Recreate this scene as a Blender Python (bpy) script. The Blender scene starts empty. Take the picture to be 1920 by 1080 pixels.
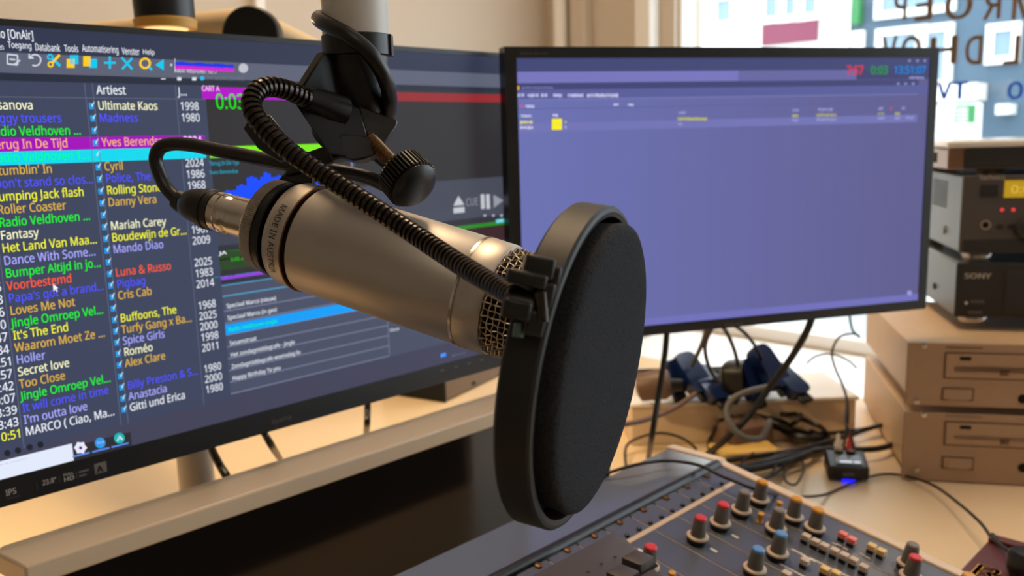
import bpy, math, random
from mathutils import Vector as V, Matrix
random.seed(7)
C = bpy.context.scene.collection
sc = bpy.context.scene
ZC = 1.165                       # eye height above the floor; all lengths below are metres measured from the eye point
# ---------------------------------------------------------------- camera
FPX = 1635.0; PITCH = math.radians(9.673); ROLL = math.radians(-1.62)
F = V((0, math.cos(PITCH), -math.sin(PITCH))); X0 = V((1, 0, 0)); U0 = X0.cross(F)
CX = X0*math.cos(ROLL) + U0*math.sin(ROLL); CU = CX.cross(F)
cam_d = bpy.data.cameras.new('camera'); cam = bpy.data.objects.new('camera', cam_d); C.objects.link(cam)
m = Matrix.Identity(4)
for i in range(3):
    m[i][0] = CX[i]; m[i][1] = CU[i]; m[i][2] = -F[i]
m[2][3] = ZC
cam.matrix_world = m
cam_d.sensor_width = 36; cam_d.lens = FPX/1920*36; cam_d.clip_start = 0.02; cam_d.clip_end = 200
cam_d.dof.use_dof = True; cam_d.dof.focus_distance = 0.415; cam_d.dof.aperture_fstop = 11.5
sc.camera = cam
# ---------------------------------------------------------------- sky, lamps, exposure
EXPO = 0.0
sc.view_settings.view_transform = 'Standard'; sc.view_settings.look = 'None'
sc.view_settings.exposure = EXPO; sc.view_settings.gamma = 1; sc.view_settings.use_curve_mapping = False
w = bpy.data.worlds.new('overcast_sky'); sc.world = w; w.use_nodes = True
bg = w.node_tree.nodes['Background']; bg.inputs[0].default_value = (0.86, 0.94, 1.0, 1); bg.inputs[1].default_value = 4.6
s2 = 2**-.5
A = V((s2, s2, 0)); B = V((s2, -s2, 0)); Z = V((0, 0, 1))
def ab(a, b, z): return A*a + B*b + Z*z
def area(name, loc, aim, size, power, col, size_y=None):
    l = bpy.data.lights.new(name, 'AREA'); l.energy = power; l.color = col; l.size = size
    if size_y: l.shape = 'RECTANGLE'; l.size_y = size_y
    o = bpy.data.objects.new(name, l); C.objects.link(o); o.location = loc + Z*ZC
    o.rotation_euler = (aim-loc).to_track_quat('-Z', 'Y').to_euler(); return o
WARM = (1.0, 0.70, 0.43)
area('ceiling_lamp_light', ab(0.72, -0.78, 1.38), ab(0.72, -0.78, 0), 0.5, 18, WARM)
area('ceiling_lamp_light', ab(-0.6, 1.1, 1.38), ab(-0.6, 1.1, 0), 0.7, 3.5, (1.0, 0.84, 0.68))
area('desk_lamp_light', V((-.3106, .8304, .102)), V((-.3106, .8304, -.4)), 0.045, 4.2, (1.0, 0.72, 0.38))
# ---------------------------------------------------------------- pixel helpers (rays of the photograph met with real planes)
def ray(px, py): return F + CX*((px-960)/FPX) - CU*((py-540)/FPX)
def P(px, py, d): return ray(px, py)*d                 # the point at depth d behind that pixel
def hz(px, py, z):
    r = ray(px, py); return r*(z/r.z)
class Plane:
    def __init__(s, o, x, y): s.o = o; s.x = x.normalized(); s.y = y.normalized(); s.n = s.x.cross(s.y)
    def hit(s, px, py):
        r = ray(px, py); p = r*(s.o.dot(s.n)/r.dot(s.n)) - s.o
        return p.dot(s.x), p.dot(s.y)
    def at(s, u, v, h=0): return s.o + s.x*u + s.y*v + s.n*h
    def M(s, u=0, v=0, h=0):
        p = s.at(u, v, h); m = Matrix.Identity(4)
        for i in range(3): m[i][0] = s.x[i]; m[i][1] = s.y[i]; m[i][2] = s.n[i]; m[i][3] = p[i]
        return m
    def rect(s, x0, y0, x1, y1):
        a = s.hit(x0, y0); b = s.hit(x1, y1)
        return min(a[0], b[0]), min(a[1], b[1]), max(a[0], b[0]), max(a[1], b[1])
# ---------------------------------------------------------------- materials
def lin(c): return tuple(((x/255)/12.92 if x/255 <= .04045 else ((x/255+.055)/1.055)**2.4) for x in c)
MATS = {}
def mat(name, rgb, rough=.5, metal=0, spec=.5, noise=0.0, scale=40, bump=0.0, emit=0, alpha=None, coat=0, lc=None, stretch=None):
    if name in MATS: return MATS[name]
    m = bpy.data.materials.new(name); m.use_nodes = True; nt = m.node_tree; b = nt.nodes['Principled BSDF']
    c = lc or lin(rgb)
    b.inputs['Base Color'].default_value = (*c, 1); b.inputs['Roughness'].default_value = rough
    b.inputs['Metallic'].default_value = metal; b.inputs['Specular IOR Level'].default_value = spec
    b.inputs['Coat Weight'].default_value = coat
    if emit:
        b.inputs['Emission Color'].default_value = (*c, 1); b.inputs['Emission Strength'].default_value = emit
        b.inputs['Base Color'].default_value = (.012, .012, .014, 1)
    if noise or bump:
        tc = nt.nodes.new('ShaderNodeTexCoord'); n = nt.nodes.new('ShaderNodeTexNoise'); n.inputs['Scale'].default_value = scale; n.inputs['Detail'].default_value = 4
        if stretch:
            mp = nt.nodes.new('ShaderNodeMapping'); mp.inputs['Scale'].default_value = stretch
            nt.links.new(tc.outputs['Object'], mp.inputs[0]); nt.links.new(mp.outputs[0], n.inputs['Vector'])
        else: nt.links.new(tc.outputs['Object'], n.inputs['Vector'])
        if noise:
            mx = nt.nodes.new('ShaderNodeMix'); mx.data_type = 'RGBA'
            mx.inputs['A'].default_value = (*[x*(1-noise) for x in c], 1); mx.inputs['B'].default_value = (*[min(1, x*(1+noise)) for x in c], 1)
            nt.links.new(n.outputs['Fac'], mx.inputs['Factor']); nt.links.new(mx.outputs['Result'], b.inputs['Base Color'])
        if bump:
            bp = nt.nodes.new('ShaderNodeBump'); bp.inputs['Strength'].default_value = bump; bp.inputs['Distance'].default_value = .001
            nt.links.new(n.outputs['Fac'], bp.inputs['Height']); nt.links.new(bp.outputs[0], b.inputs['Normal'])
    MATS[name] = m; return m
def em(rgb, s=1.0):
    return mat('screen_%d_%d_%d_%d' % (*rgb, int(s*100)), rgb, rough=.45, spec=.14, emit=s)
glass = bpy.data.materials.new('window_glass'); glass.use_nodes = True
nt = glass.node_tree; nt.nodes.remove(nt.nodes['Principled BSDF'])
tr = nt.nodes.new('ShaderNodeBsdfTransparent'); tr.inputs[0].default_value = (.97, .98, .98, 1); gl = nt.nodes.new('ShaderNodeBsdfGlossy'); gl.inputs['Roughness'].default_value = .02
mxs = nt.nodes.new('ShaderNodeMixShader'); mxs.inputs[0].default_value = .05
nt.links.new(tr.outputs[0], mxs.inputs[1]); nt.links.new(gl.outputs[0], mxs.inputs[2]); nt.links.new(mxs.outputs[0], nt.nodes['Material Output'].inputs[0])
M_wall = mat('painted_wall', (198, 187, 173), .9, noise=.03, scale=3, bump=.05)
M_ceil = mat('ceiling_paint', (235, 230, 222), .9, noise=.02, scale=5)
M_floor = mat('floor_vinyl', (120, 112, 104), .6, noise=.15, scale=8)
M_white = mat('white_paint', (232, 230, 226), .45, noise=.02, scale=20)
M_desk = mat('desk_laminate', (226, 201, 164), .30, noise=.03, scale=14, spec=.5)
M_cap = mat('ledge_laminate', (216, 192, 162), .33, noise=.03, scale=30)
M_gloss = mat('black_gloss', (24, 21, 20), .10, spec=.55, noise=.05, scale=4)
M_bez = mat('bezel_plastic', (17, 16, 17), .42, noise=.06, scale=200, bump=.05)
M_hoop = mat('hoop_plastic', (18, 17, 17), .52, spec=.45, noise=.12, scale=90, bump=.08)
M_blk = mat('black_plastic', (14, 14, 16), .40, noise=.08, scale=120, bump=.06)
M_rub = mat('black_rubber', (16, 15, 16), .36, noise=.1, scale=90, bump=.06)
M_blkm = mat('black_coated_steel', (13, 13, 15), .36, spec=.45, noise=.1, scale=70, bump=.08)
M_cable = mat('cable_sheath', (15, 14, 15), .45, noise=.1, scale=150)
M_gcable = mat('grey_cable_sheath', (92, 88, 84), .5, noise=.1, scale=150)
M_boom = mat('boom_paint', (205, 198, 188), .38, noise=.03, scale=60)
M_beige = mat('beige_paint', (214, 190, 150), .5, noise=.04, scale=30)
M_mic = mat('champagne_metal', (190, 183, 175), .48, metal=1.0, noise=.03, scale=60, bump=.03)
M_mic2 = mat('polished_metal', (205, 196, 184), .22, metal=1.0, noise=.04, scale=60)
M_wire = mat('grille_wire', (190, 172, 146), .28, metal=1.0, noise=.05, scale=50)
M_dark = mat('dark_interior', (10, 9, 9), .9, noise=.1, scale=80)
M_foam = mat('foam', (50, 52, 56), 1.0, spec=.12, noise=.55, scale=900, bump=1.0)
M_foam2 = mat('red_felt', (90, 14, 20), .95, noise=.2, scale=200)
M_goose = mat('gooseneck_steel', (62, 56, 52), .24, metal=.9, noise=.1, scale=80)
M_brass = mat('brass_steel', (112, 84, 58), .42, metal=1.0, noise=.1, scale=100)
M_mixs = mat('mixer_panel', (84, 88, 98), .24, spec=.8, noise=.06, scale=60, bump=.03)
M_hood = mat('mixer_hood', (100, 108, 124), .14, spec=.9, noise=.04, scale=30)
M_wood = mat('pale_wood', (214, 190, 164), .42, noise=.10, scale=9, stretch=(3, 30, 30))
M_knob = mat('knob_grey', (98, 92, 84), .55, noise=.06, scale=200)
M_kfl = mat('knob_flange', (196, 172, 146), .5, noise=.05, scale=200)
M_red = mat('red_cap', (206, 52, 56), .4, noise=.04, scale=200)
M_orange = mat('orange_cap', (206, 142, 34), .4, noise=.04, scale=200)
M_blue = mat('blue_cap', (92, 140, 196), .4, noise=.04, scale=200)
M_gcap = mat('grey_cap', (120, 112, 104), .5, noise=.04, scale=200)
M_key = mat('key_beige', (198, 178, 158), .45, noise=.05, scale=200)
M_keyy = mat('key_yellow', (226, 188, 120), .45, noise=.05, scale=200)
M_keyr = mat('key_red', (236, 126, 112), .45, noise=.05, scale=200)
M_cd = mat('player_beige', (170, 140, 114), .48, noise=.05, scale=60)
M_cds = mat('player_side', (204, 172, 132), .5, noise=.05, scale=40)
M_cdd = mat('player_line', (92, 66, 44), .5, noise=.05, scale=60)
M_deck = mat('deck_grey', (98, 100, 104), .4, noise=.04, scale=60)
M_deckf = mat('deck_front', (84, 79, 78), .42, noise=.06, scale=60)
M_deckf2 = mat('deck_front_dark', (44, 42, 44), .40, noise=.06, scale=60)
M_silver = mat('silver_trim', (200, 192, 184), .25, metal=1.0, noise=.05, scale=60)
M_maroon = mat('maroon_card', (92, 44, 46), .5, noise=.06, scale=40)
M_gold = mat('gold_print', (214, 160, 70), .5, noise=.06, scale=200)
M_navy = mat('navy_plastic', (18, 36, 80), .22, noise=.1, scale=60)
M_brown = mat('brown_plastic', (104, 80, 66), .45, noise=.1, scale=60)
M_print = mat('pale_print', (216, 208, 198), .5, noise=.1, scale=200)
M_printd = mat('dim_print', (112, 104, 98), .5, noise=.1, scale=200)
M_ink = mat('grey_ink', (70, 64, 60), .6, noise=.1, scale=200)
M_yel = mat('yellow_plastic', (214, 176, 96), .5, noise=.06, scale=60)
M_ctrl = mat('controller_brown', (66, 58, 54), .5, noise=.08, scale=100, bump=.05)
# ---------------------------------------------------------------- mesh building
class G:
    def __init__(s): s.v = []; s.f = []; s.m = []; s.mats = []
    def mi(s, mt):
        if mt not in s.mats: s.mats.append(mt)
        return s.mats.index(mt)
    def add(s, vs, fs, mt):
        o = len(s.v); s.v += [V(p) for p in vs]; k = s.mi(mt)
        for f in fs: s.f.append(tuple(i+o for i in f)); s.m.append(k)
    def box(s, M, x0, y0, z0, x1, y1, z1, mt):
        vs = [M @ V((x, y, z)) for z in (z0, z1) for y in (y0, y1) for x in (x0, x1)]
        s.add(vs, [(0, 2, 3, 1), (4, 5, 7, 6), (0, 1, 5, 4), (2, 6, 7, 3), (0, 4, 6, 2), (1, 3, 7, 5)], mt); return s
    def rbox(s, M, x0, y0, z0, x1, y1, z1, r, mt, n=4, rt=0):      # box with rounded upright edges (and softened top when rt)
        pts = []
        for cx, cy, a0 in ((x1-r, y1-r, 0), (x0+r, y1-r, 90), (x0+r, y0+r, 180), (x1-r, y0+r, 270)):
            for i in range(n+1):
                t = math.radians(a0+90*i/n); pts.append((cx+r*math.cos(t), cy+r*math.sin(t)))
        return s.prism(M, pts, z0, z1, mt, rt)
    def prism(s, M, pts, z0, z1, mt, rt=0):
        ar = sum(p[0]*q[1]-q[0]*p[1] for p, q in zip(pts, pts[1:]+pts[:1]))
        if ar < 0: pts = pts[::-1]
        n = len(pts); rows = [(z0, 0)] + ([(z1-rt, 0), (z1-.3*rt, .3*rt), (z1, rt)] if rt else [(z1, 0)])
        cx = sum(p[0] for p in pts)/n; cy = sum(p[1] for p in pts)/n; vs = []
        for z, ins in rows:
            for x, y in pts:
                d = math.hypot(x-cx, y-cy) or 1; k = 1-ins/d; vs.append(M @ V((cx+(x-cx)*k, cy+(y-cy)*k, z)))
        fs = [tuple(range(n-1, -1, -1)), tuple((len(rows)-1)*n+i for i in range(n))]
        for r in range(len(rows)-1):
            for i in range(n): j = (i+1) % n; fs.append((r*n+i, r*n+j, (r+1)*n+j, (r+1)*n+i))
        s.add(vs, fs, mt); return s
    def poly(s, pts, d, mt):                                        # 3-D outline given thickness d
        n = len(pts); vs = [V(p) for p in pts] + [V(p)+d for p in pts]
        s.add(vs, [tuple(range(n)), tuple(range(2*n-1, n-1, -1))] + [(i, i+n, (i+1) % n+n, (i+1) % n) for i in range(n)], mt); return s
    def lathe(s, M, prof, mt, n=32, cap=True):                      # prof: (z, r) along M's z axis
        vs = []; fs = []
        for z, r in prof:
            for i in range(n):
                t = 2*math.pi*i/n; vs.append(M @ V((r*math.cos(t), r*math.sin(t), z)))
        for k in range(len(prof)-1):
            for i in range(n): j = (i+1) % n; fs.append((k*n+i, k*n+j, (k+1)*n+j, (k+1)*n+i))
        if cap: fs += [tuple(range(n-1, -1, -1)), tuple((len(prof)-1)*n+i for i in range(n))]
        s.add(vs, fs, mt); return s
    def tube(s, pts, r, mt, n=10, rf=None, closed=False):
        pts = [V(p) for p in pts]; N = len(pts); vs = []; fs = []; t0 = (pts[1]-pts[0]).normalized()
        u = t0.orthogonal().normalized()
        for k, p in enumerate(pts):
            if closed: t = (pts[(k+1) % N]-pts[k-1]).normalized()
            else: t = (pts[min(k+1, N-1)]-pts[max(k-1, 0)]).normalized()
            u = (u - t*u.dot(t)).normalized(); w_ = t.cross(u); rr = rf(k, N) if rf else r
            for i in range(n):
                q = 2*math.pi*i/n; vs.append(p + u*(rr*math.cos(q)) + w_*(rr*math.sin(q)))
        for k in range(N if closed else N-1):
            for i in range(n): j = (i+1) % n; k2 = (k+1) % N; fs.append((k*n+i, k*n+j, k2*n+j, k2*n+i))
        if not closed: fs += [tuple(range(n-1, -1, -1)), tuple((N-1)*n+i for i in range(n))]
        s.add(vs, fs, mt); return s
    def flat(s, pl, u0, v0, u1, v1, h, mt):
        s.add([pl.at(u0, v0, h), pl.at(u1, v0, h), pl.at(u1, v1, h), pl.at(u0, v1, h)], [(0, 1, 2, 3)], mt); return s
    def fpx(s, pl, x0, y0, x1, y1, h, mt): return s.flat(pl, *pl.rect(x0, y0, x1, y1), h, mt)
TXT = {}
try: FONT = bpy.data.fonts.load(bpy.utils.system_resource('DATAFILES', path='fonts') + '/NotoSansHebrew-Regular.woff2')
except Exception: FONT = None
def glyphs(body, bold=.0):
    if (body, bold) not in TXT:
        c = bpy.data.curves.new('t', 'FONT'); c.body = body; c.size = 1; c.resolution_u = 2
        if FONT: c.font = FONT
        o = bpy.data.objects.new('t', c); C.objects.link(o)
        me = o.evaluated_get(bpy.context.evaluated_depsgraph_get()).to_mesh()
        vs, fs = [tuple(v.co) for v in me.vertices], [tuple(p.vertices) for p in me.polygons]; n = len(vs); V2, F2 = [], []
        for k, (dx, dy) in enumerate(((-bold, 0), (bold, 0), (0, bold*.6), (0, -bold*.6)) if bold else ((0, 0),)):   # strokes widened by overlaid copies
            V2 += [(x+dx, y+dy, 0) for x, y, z in vs]; F2 += [tuple(i+k*n for i in f) for f in fs]
        TXT[(body, bold)] = (V2, F2)
        bpy.data.objects.remove(o); bpy.data.curves.remove(c)
    return TXT[(body, bold)]
def text(g, pl, u, v, body, size, mt, h=.0004, bold=.012, sx=.785, right=False):
    vs, fs = glyphs(body, bold)
    if not vs: return
    off = -max(p[0] for p in vs)*size*sx if right else 0
    g.add([pl.at(u+off+p[0]*size*sx, v+p[1]*size, h) for p in vs], fs, mt)
def textfit(g, pl, x0, y0, x1, y1, body, mt, h=.0004, bold=.012, mirror=False, R=None):
    vs, fs = glyphs(body, bold); r = R or pl.rect(x0, y0, x1, y1)
    ax0, ax1 = min(p[0] for p in vs), max(p[0] for p in vs); ay0, ay1 = min(p[1] for p in vs), max(p[1] for p in vs)
    def k(p):
        a = (p[0]-ax0)/(ax1-ax0)
        if mirror: a = 1-a
        return pl.at(r[0]+(r[2]-r[0])*a, r[1]+(r[3]-r[1])*(p[1]-ay0)/(ay1-ay0), h)
    g.add([k(p) for p in vs], fs, mt)
def obj(name, g, parent=None, bevel=0, smooth=40, seg=2, kind=None, label=None, loc=None):
    me = bpy.data.meshes.new(name); o = bpy.data.objects.new(name, me); C.objects.link(o)
    if parent is None:
        if loc is None:
            xs = [p for p in g.v]; loc = V(((min(p.x for p in xs)+max(p.x for p in xs))/2, (min(p.y for p in xs)+max(p.y for p in xs))/2, min(p.z for p in xs)))
        o.location = loc + Z*ZC; org = loc; o['org'] = list(loc)
    else:
        org = V(parent['org']); o.parent = parent; o['org'] = list(org)
    me.from_pydata([p-org for p in g.v], [], g.f)
    for mt in g.mats: me.materials.append(mt)
    me.polygons.foreach_set('material_index', g.m)
    me.validate(); me.update()
    if smooth:
        me.polygons.foreach_set('use_smooth', [True]*len(me.polygons)); me.set_sharp_from_angle(angle=math.radians(smooth))
    if bevel:
        b = o.modifiers.new('bevel', 'BEVEL'); b.width = bevel; b.segments = seg; b.limit_method = 'ANGLE'; b.angle_limit = math.radians(45)
    if kind: o['kind'] = kind
    if label: o['label'] = label
    return o
def thing(name, label, cat, loc, group=None):
    o = bpy.data.objects.new(name, None); o.empty_display_size = .02; C.objects.link(o); o.location = loc + Z*ZC; o['org'] = list(loc)
    o['label'] = label; o['category'] = cat
    if group: o['group'] = group
    return o
def tag(o, label, cat, group=None):
    o['label'] = label; o['category'] = cat
    if group: o['group'] = group
    return o
def struct(name, g, **k): return obj(name, g, kind='structure', **k)
def frame(p, x, y):
    x = x.normalized(); z = x.cross(y).normalized(); y = z.cross(x); m = Matrix.Identity(4)
    for i in range(3): m[i][0] = x[i]; m[i][1] = y[i]; m[i][2] = z[i]; m[i][3] = p[i]
    return m
def zframe(p, z, x=None):
    z = z.normalized(); x = (x or z.orthogonal()); x = (x - z*x.dot(z)).normalized(); return frame(p, x, z.cross(x))
def smooth_path(pts, k=8):
    pts = [V(p) for p in pts]; out = []
    for i in range(len(pts)-1):
        p0 = pts[max(i-1, 0)]; p1 = pts[i]; p2 = pts[i+1]; p3 = pts[min(i+2, len(pts)-1)]
        for j in range(k):
            t = j/k; out.append(.5*((2*p1)+(p2-p0)*t+(2*p0-5*p1+4*p2-p3)*t*t+(3*p1-p0-3*p2+p3)*t**3))
    return out+[pts[-1]]
ABM = frame(V((0, 0, 0)), A, -B)                 # x along A, y along -B (towards the left wall), z up
def abbox(g, a0, a1, b0, b1, z0, z1, mt): return g.box(ABM, a0, -b1, z0, a1, -b0, z1, mt)
# ================================================================ room
AW, BW = 1.88, -1.705
FL, CE = -ZC, 1.45
A0, B1 = -2.6, 2.6
struct('floor', abbox(G(), A0-.1, AW+.1, BW-.1, B1+.1, FL-.1, FL, M_floor))
struct('ceiling', abbox(G(), A0-.1, AW+.1, BW-.1, B1+.1, CE, CE+.1, M_ceil))
struct('wall_left', abbox(G(), A0-.1, AW+.1, BW-.1, BW, FL, CE, M_wall))
struct('wall_back', abbox(G(), A0-.1, A0, BW, B1+.1, FL, CE, M_wall))
struct('wall_right', abbox(G(), A0, AW+.1, B1, B1+.1, FL, CE, M_wall))
WB0, WB1, WZ0, WZ1 = -1.285, 1.9, -.50, 1.0      # the window opening in the front wall
g = G(); abbox(g, AW, AW+.12, BW, WB0, FL, CE, M_wall); abbox(g, AW, AW+.12, WB1, B1, FL, CE, M_wall)
abbox(g, AW, AW+.12, WB0, WB1, FL, WZ0, M_wall); abbox(g, AW, AW+.12, WB0, WB1, WZ1, CE, M_wall)
struct('wall_front', g)
# corner pipe box, cable duct and casing
WP = Plane(A*AW, B, Z)                            # the window wall seen from inside
LP = Plane(B*BW, A, Z)                            # the left wall
def wallrect(pl, x0, x1): return pl.hit(x0, 60)[0], pl.hit(x1, 60)[0]
u0, u1 = wallrect(WP, 1050, 1078); g = G(); g.lathe(zframe(WP.at((u0+u1)/2, FL, .03), Z), [(0, .020), (CE-FL, .020)], M_white, 24); struct('trim_1', g)
u0, u1 = wallrect(WP, 1084, 1112); struct('trim_2', abbox(G(), AW-.035, AW, u0, u1, FL, CE, M_wall), bevel=.006)
u0, u1 = wallrect(WP, 1208, 1232); struct('trim_3', abbox(G(), AW-.045, AW, u0, u1+.01, FL, CE, M_white), bevel=.006)
u0, u1 = wallrect(LP, 473, 492); struct('trim_4', abbox(G(), u0, u1, BW, BW+.022, FL, CE, M_white), bevel=.004)
# window frame, rail, panes
g = G(); fw = .034
for z0, z1 in ((WZ0, WZ0+.032), (WZ1-.05, WZ1)): abbox(g, AW+.015, AW+.075, WB0, WB1, z0, z1, M_white)
for b0 in (WB0, .35, WB1-.05): abbox(g, AW+.015, AW+.075, b0, b0+(.012 if b0 == WB0 else .06), WZ0, WZ1, M_white)
win = obj('window_1', g, kind='structure', bevel=.004)
for b0, b1 in ((WB0+.012, .35), (.41, WB1-.05)):
    obj('pane', abbox(G(), AW+.042, AW+.048, b0, b1, -.468, WZ1-.05, glass), win)
struct('trim_5', abbox(G(), 1.375, AW+.015, WB0+.004, WB1, -.530, -.5005, mat('sill_white', (250, 250, 250), .3, noise=.01, scale=10)), bevel=.004)   # window sill board
M_let = mat('window_letter_brown', (126, 104, 84), .6, noise=.05, scale=50); M_letb = mat('window_letter_blue', (24, 96, 190), .6, noise=.05, scale=50)
WG = Plane(A*(AW+.040), B, Z)
def wl(ch, x0, x1, y0, y1, mt, bold=.02):
    g = G(); textfit(g, WG, x0, y0, x1, y1, ch, mt, .0005, bold, mirror=True); obj('window_letter', g, win, smooth=0)
for ch, x0, x1 in (('P', 1675, 1702), ('E', 1714, 1751), ('O', 1770, 1826), ('R', 1842, 1880), ('M', 1896, 1950), ('O', 1966, 2026)): wl(ch, x0, x1, 41-3*(x0-1675)/200, -20-3*(x0-1675)/200, M_let, .022)
for ch, x0, x1 in (('V', 1652, 1684), ('O', 1688, 1728), ('H', 1742, 1797), ('D', 1808, 1844), ('L', 1880, 1914), ('E', 1930, 1966), ('V', 1980, 2040)): wl(ch, x0, x1, 123, 65, M_let, .022)
for ch, x0, x1 in (('V', 1756, 1786), ('T', 1784, 1816), ('O', 1888, 1920), ('I', 1936, 1944), ('D', 1960, 1990)): wl(ch, x0, x1, 187, 152, M_letb, .03)
# ceiling lamps (their light comes from the area lamps set at the top)
M_lamp = mat('lamp_diffuser', (255, 226, 180), .5, emit=1.6)
for i, (a_, b_, s_) in enumerate(((.72, -.78, .27), (-.6, 1.1, .37))):
    t = thing('ceiling_lamp', ('square warm ceiling lamp above the monitors', 'square ceiling lamp over the middle of the room')[i], 'lamp', ab(a_, b_, 1.40))
    g = G(); abbox(g, a_-s_, a_+s_, b_-s_, b_+s_, 1.425, 1.45, M_white); obj('housing', g, t)
    obj('diffuser', abbox(G(), a_-s_+.02, a_+s_-.02, b_-s_+.02, b_+s_-.02, 1.405, 1.424, M_lamp), t)
# ================================================================ street outside
M_fw = mat('facade_white', (244, 242, 234), .9, noise=.03, scale=2); M_fb = mat('facade_blue', (76, 97, 114), .9, noise=.06, scale=2)
M_fwin = mat('facade_window', (120, 146, 166), .15, noise=.1, scale=1); M_fpan = mat('facade_panel', (116, 46, 72), .7, noise=.05, scale=3)
M_fgrn = mat('sign_green', (40, 120, 66), .6, noise=.05, scale=3); M_road = mat('street_paving', (176, 178, 176), .9, noise=.1, scale=1.5); M_tile = mat('roof_tile', (120, 70, 60), .8, noise=.1, scale=3)
AF = 9.0; FP = Plane(A*AF, B, Z); GZ = -1.9
struct('ground', abbox(G(), AW+.3, 40, -30, 30, GZ-.2, GZ, M_road))
def facade(name, label, x0, x1, mt, wins, extra=(), depth=5, top=6.0):
    u0, u1 = FP.hit(x0, 80)[0]+.02, FP.hit(x1, 80)[0]-.02
    t = thing(name, label, 'building', FP.at((u0+u1)/2, GZ))
    g = G(); abbox(g, AF, AF+depth, u0, u1, GZ, top, mt); obj('wall', g, t)
    g = G(); abbox(g, AF-.25, AF+depth+.2, u0+.01, u1-.01, top+.01, top+.25, M_tile); obj('roof', g, t)
    for (wx0, wy0, wx1, wy1) in wins:
        r = FP.rect(wx0, wy0, wx1, wy1); g = G(); f = .07
        Mf = FP.M(); g.box(Mf, r[0]-f, r[1]-f, .005, r[2]+f, r[1], .06, M_white); g.box(Mf, r[0]-f, r[3], .005, r[2]+f, r[3]+f, .06, M_white)
        g.box(Mf, r[0]-f, r[1], .005, r[0], r[3], .06, M_white); g.box(Mf, r[2], r[1], .005, r[2]+f, r[3], .06, M_white)
        wf = obj('window', g, t); obj('pane', G().box(Mf, r[0], r[1], .008, r[2], r[3], .03, M_fwin), wf)
    for nm, (wx0, wy0, wx1, wy1), em_, d in extra:
        r = FP.rect(wx0, wy0, wx1, wy1); obj(nm, G().box(FP.M(), r[0], r[1], .01, r[2], r[3], d, em_), t)
    return t
facade('street_house', 'white rendered house with a maroon panel seen through the window', 900, 1596, M_fw,
       [(1285, 5, 1308, 42), (1349, 3, 1374, 38), (1440, -40, 1465, 30), (1474, -40, 1500, 27), (1508, -40, 1534, 24), (1210, 10, 1240, 45)],
       [('maroon_panel', (1433, 39, 1535, 76), M_fpan, .05), ('window_sill', (1281, 48, 1310, 56), M_white, .09), ('window_sill', (1343, 44, 1378, 52), M_white, .09)])
facade('street_shop', 'blue grey building with white framed windows behind the window lettering', 1596, 2500, M_fb,
       [(1659, 68, 1724, 140), (1735, 62, 1772, 150), (1660, -60, 1780, 8), (1868, 60, 1898, 104), (1960, 50, 2010, 110), (2060, 45, 2110, 105)],
       [('doorway', (1600, 60, 1618, 230), M_white, .06), ('shop_sign', (1607, 0, 1619, 46), M_fgrn, .12), ('ledge', (1755, 162, 1850, 188), M_white, .3), ('canopy', (1880, 196, 1906, 214), M_white, .2)])
# a green notice board on the pavement
t = thing('notice_board', 'green notice board with white stripes on a white frame outside', 'sign', Plane(A*(AF-1.0), B, Z).at(Plane(A*(AF-1.0), B, Z).hit(1800, 200)[0], GZ))
NB = Plane(A*(AF-1.0), B, Z); r = NB.rect(1764, 196, 1840, 236)
obj('board', G().box(NB.M(), r[0], GZ, 0, r[2], r[3], .08, M_fw), t)
r = NB.rect(1798, 198, 1834, 230); obj('green_panel', G().box(NB.M(), r[0], r[1], .081, r[2], r[3], .1, M_fgrn), t)
for k in range(4): obj('stripe', G().fpx(NB, 1800, 204+7*k, 1822, 206+7*k, .102, M_fw), t)
# ================================================================ desk
DZ = -.42
t = thing('desk', 'pale laminate desk carrying the studio equipment', 'desk', ab(.7, -.6, FL))
obj('tabletop', abbox(G(), -.12, 1.335, -1.52, .36, DZ-.03, DZ, M_desk), t, bevel=.003)
for a_, b_ in ((-.05, -1.45), (1.28, -1.45), (1.28, .29), (-.05, .29)): obj('leg', abbox(G(), a_-.03, a_+.03, b_-.03, b_+.03, FL, DZ-.03, M_boom), t)
t = thing('monitor_ledge', 'raised pale ledge with a glossy black front panel below the left monitor', 'shelf', ab(.42, -.63, DZ))
g = G(); g.prism(ABM @ Matrix.Translation((0, 0, -.286)), [(.150, .6615), (.142, .655), (.150, .6135), (.70, .6135), (.70, .6615)], 0, .016, M_cap); obj('cap_board', g, t, bevel=.002)
obj('front_panel', abbox(G(), .168, .70, -.625, -.6165, DZ, -.286, M_gloss), t)
obj('end_panel', abbox(G(), .168, .178, -.658, -.6255, DZ, -.286, M_cap), t)
obj('end_panel', abbox(G(), .690, .70, -.658, -.6255, DZ, -.286, M_cap), t)
# ================================================================ left monitor
LM = Plane(B*-.65, A, Z)      # its front plane; u runs along A, v is height
t = thing('monitor', 'large black monitor showing the song list behind the microphone', 'monitor', ab(.378, -.65, -.2385))
g = G(); Mf = LM.M(); a0, a1, z0, z1 = .108, .646, -.2385, .0868; sa0, sa1, sz0, sz1 = .112, .6425, -.2195, .0825
g.box(Mf, a0, z0, -.020, a1, sz0, .0012, M_bez); g.box(Mf, a0, sz1, -.020, a1, z1, .0012, M_bez); g.box(Mf, a0, sz0, -.020, sa0, sz1, .0012, M_bez); g.box(Mf, sa1, sz0, -.020, a1, sz1, .0012, M_bez)
obj('bezel', g, t)
g = G(); g.box(Mf, a0+.003, z0+.003, -.024, a1-.003, z1-.003, -.0202, M_bez); g.box(Mf, .20, -.19, -.05, .56, .03, -.024, M_bez); obj('back_cover', g, t, bevel=.006)
scr = obj('screen', G().box(Mf, sa0, sz0, -.006, sa1, sz1, 0, em((52, 58, 78))), t)
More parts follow.
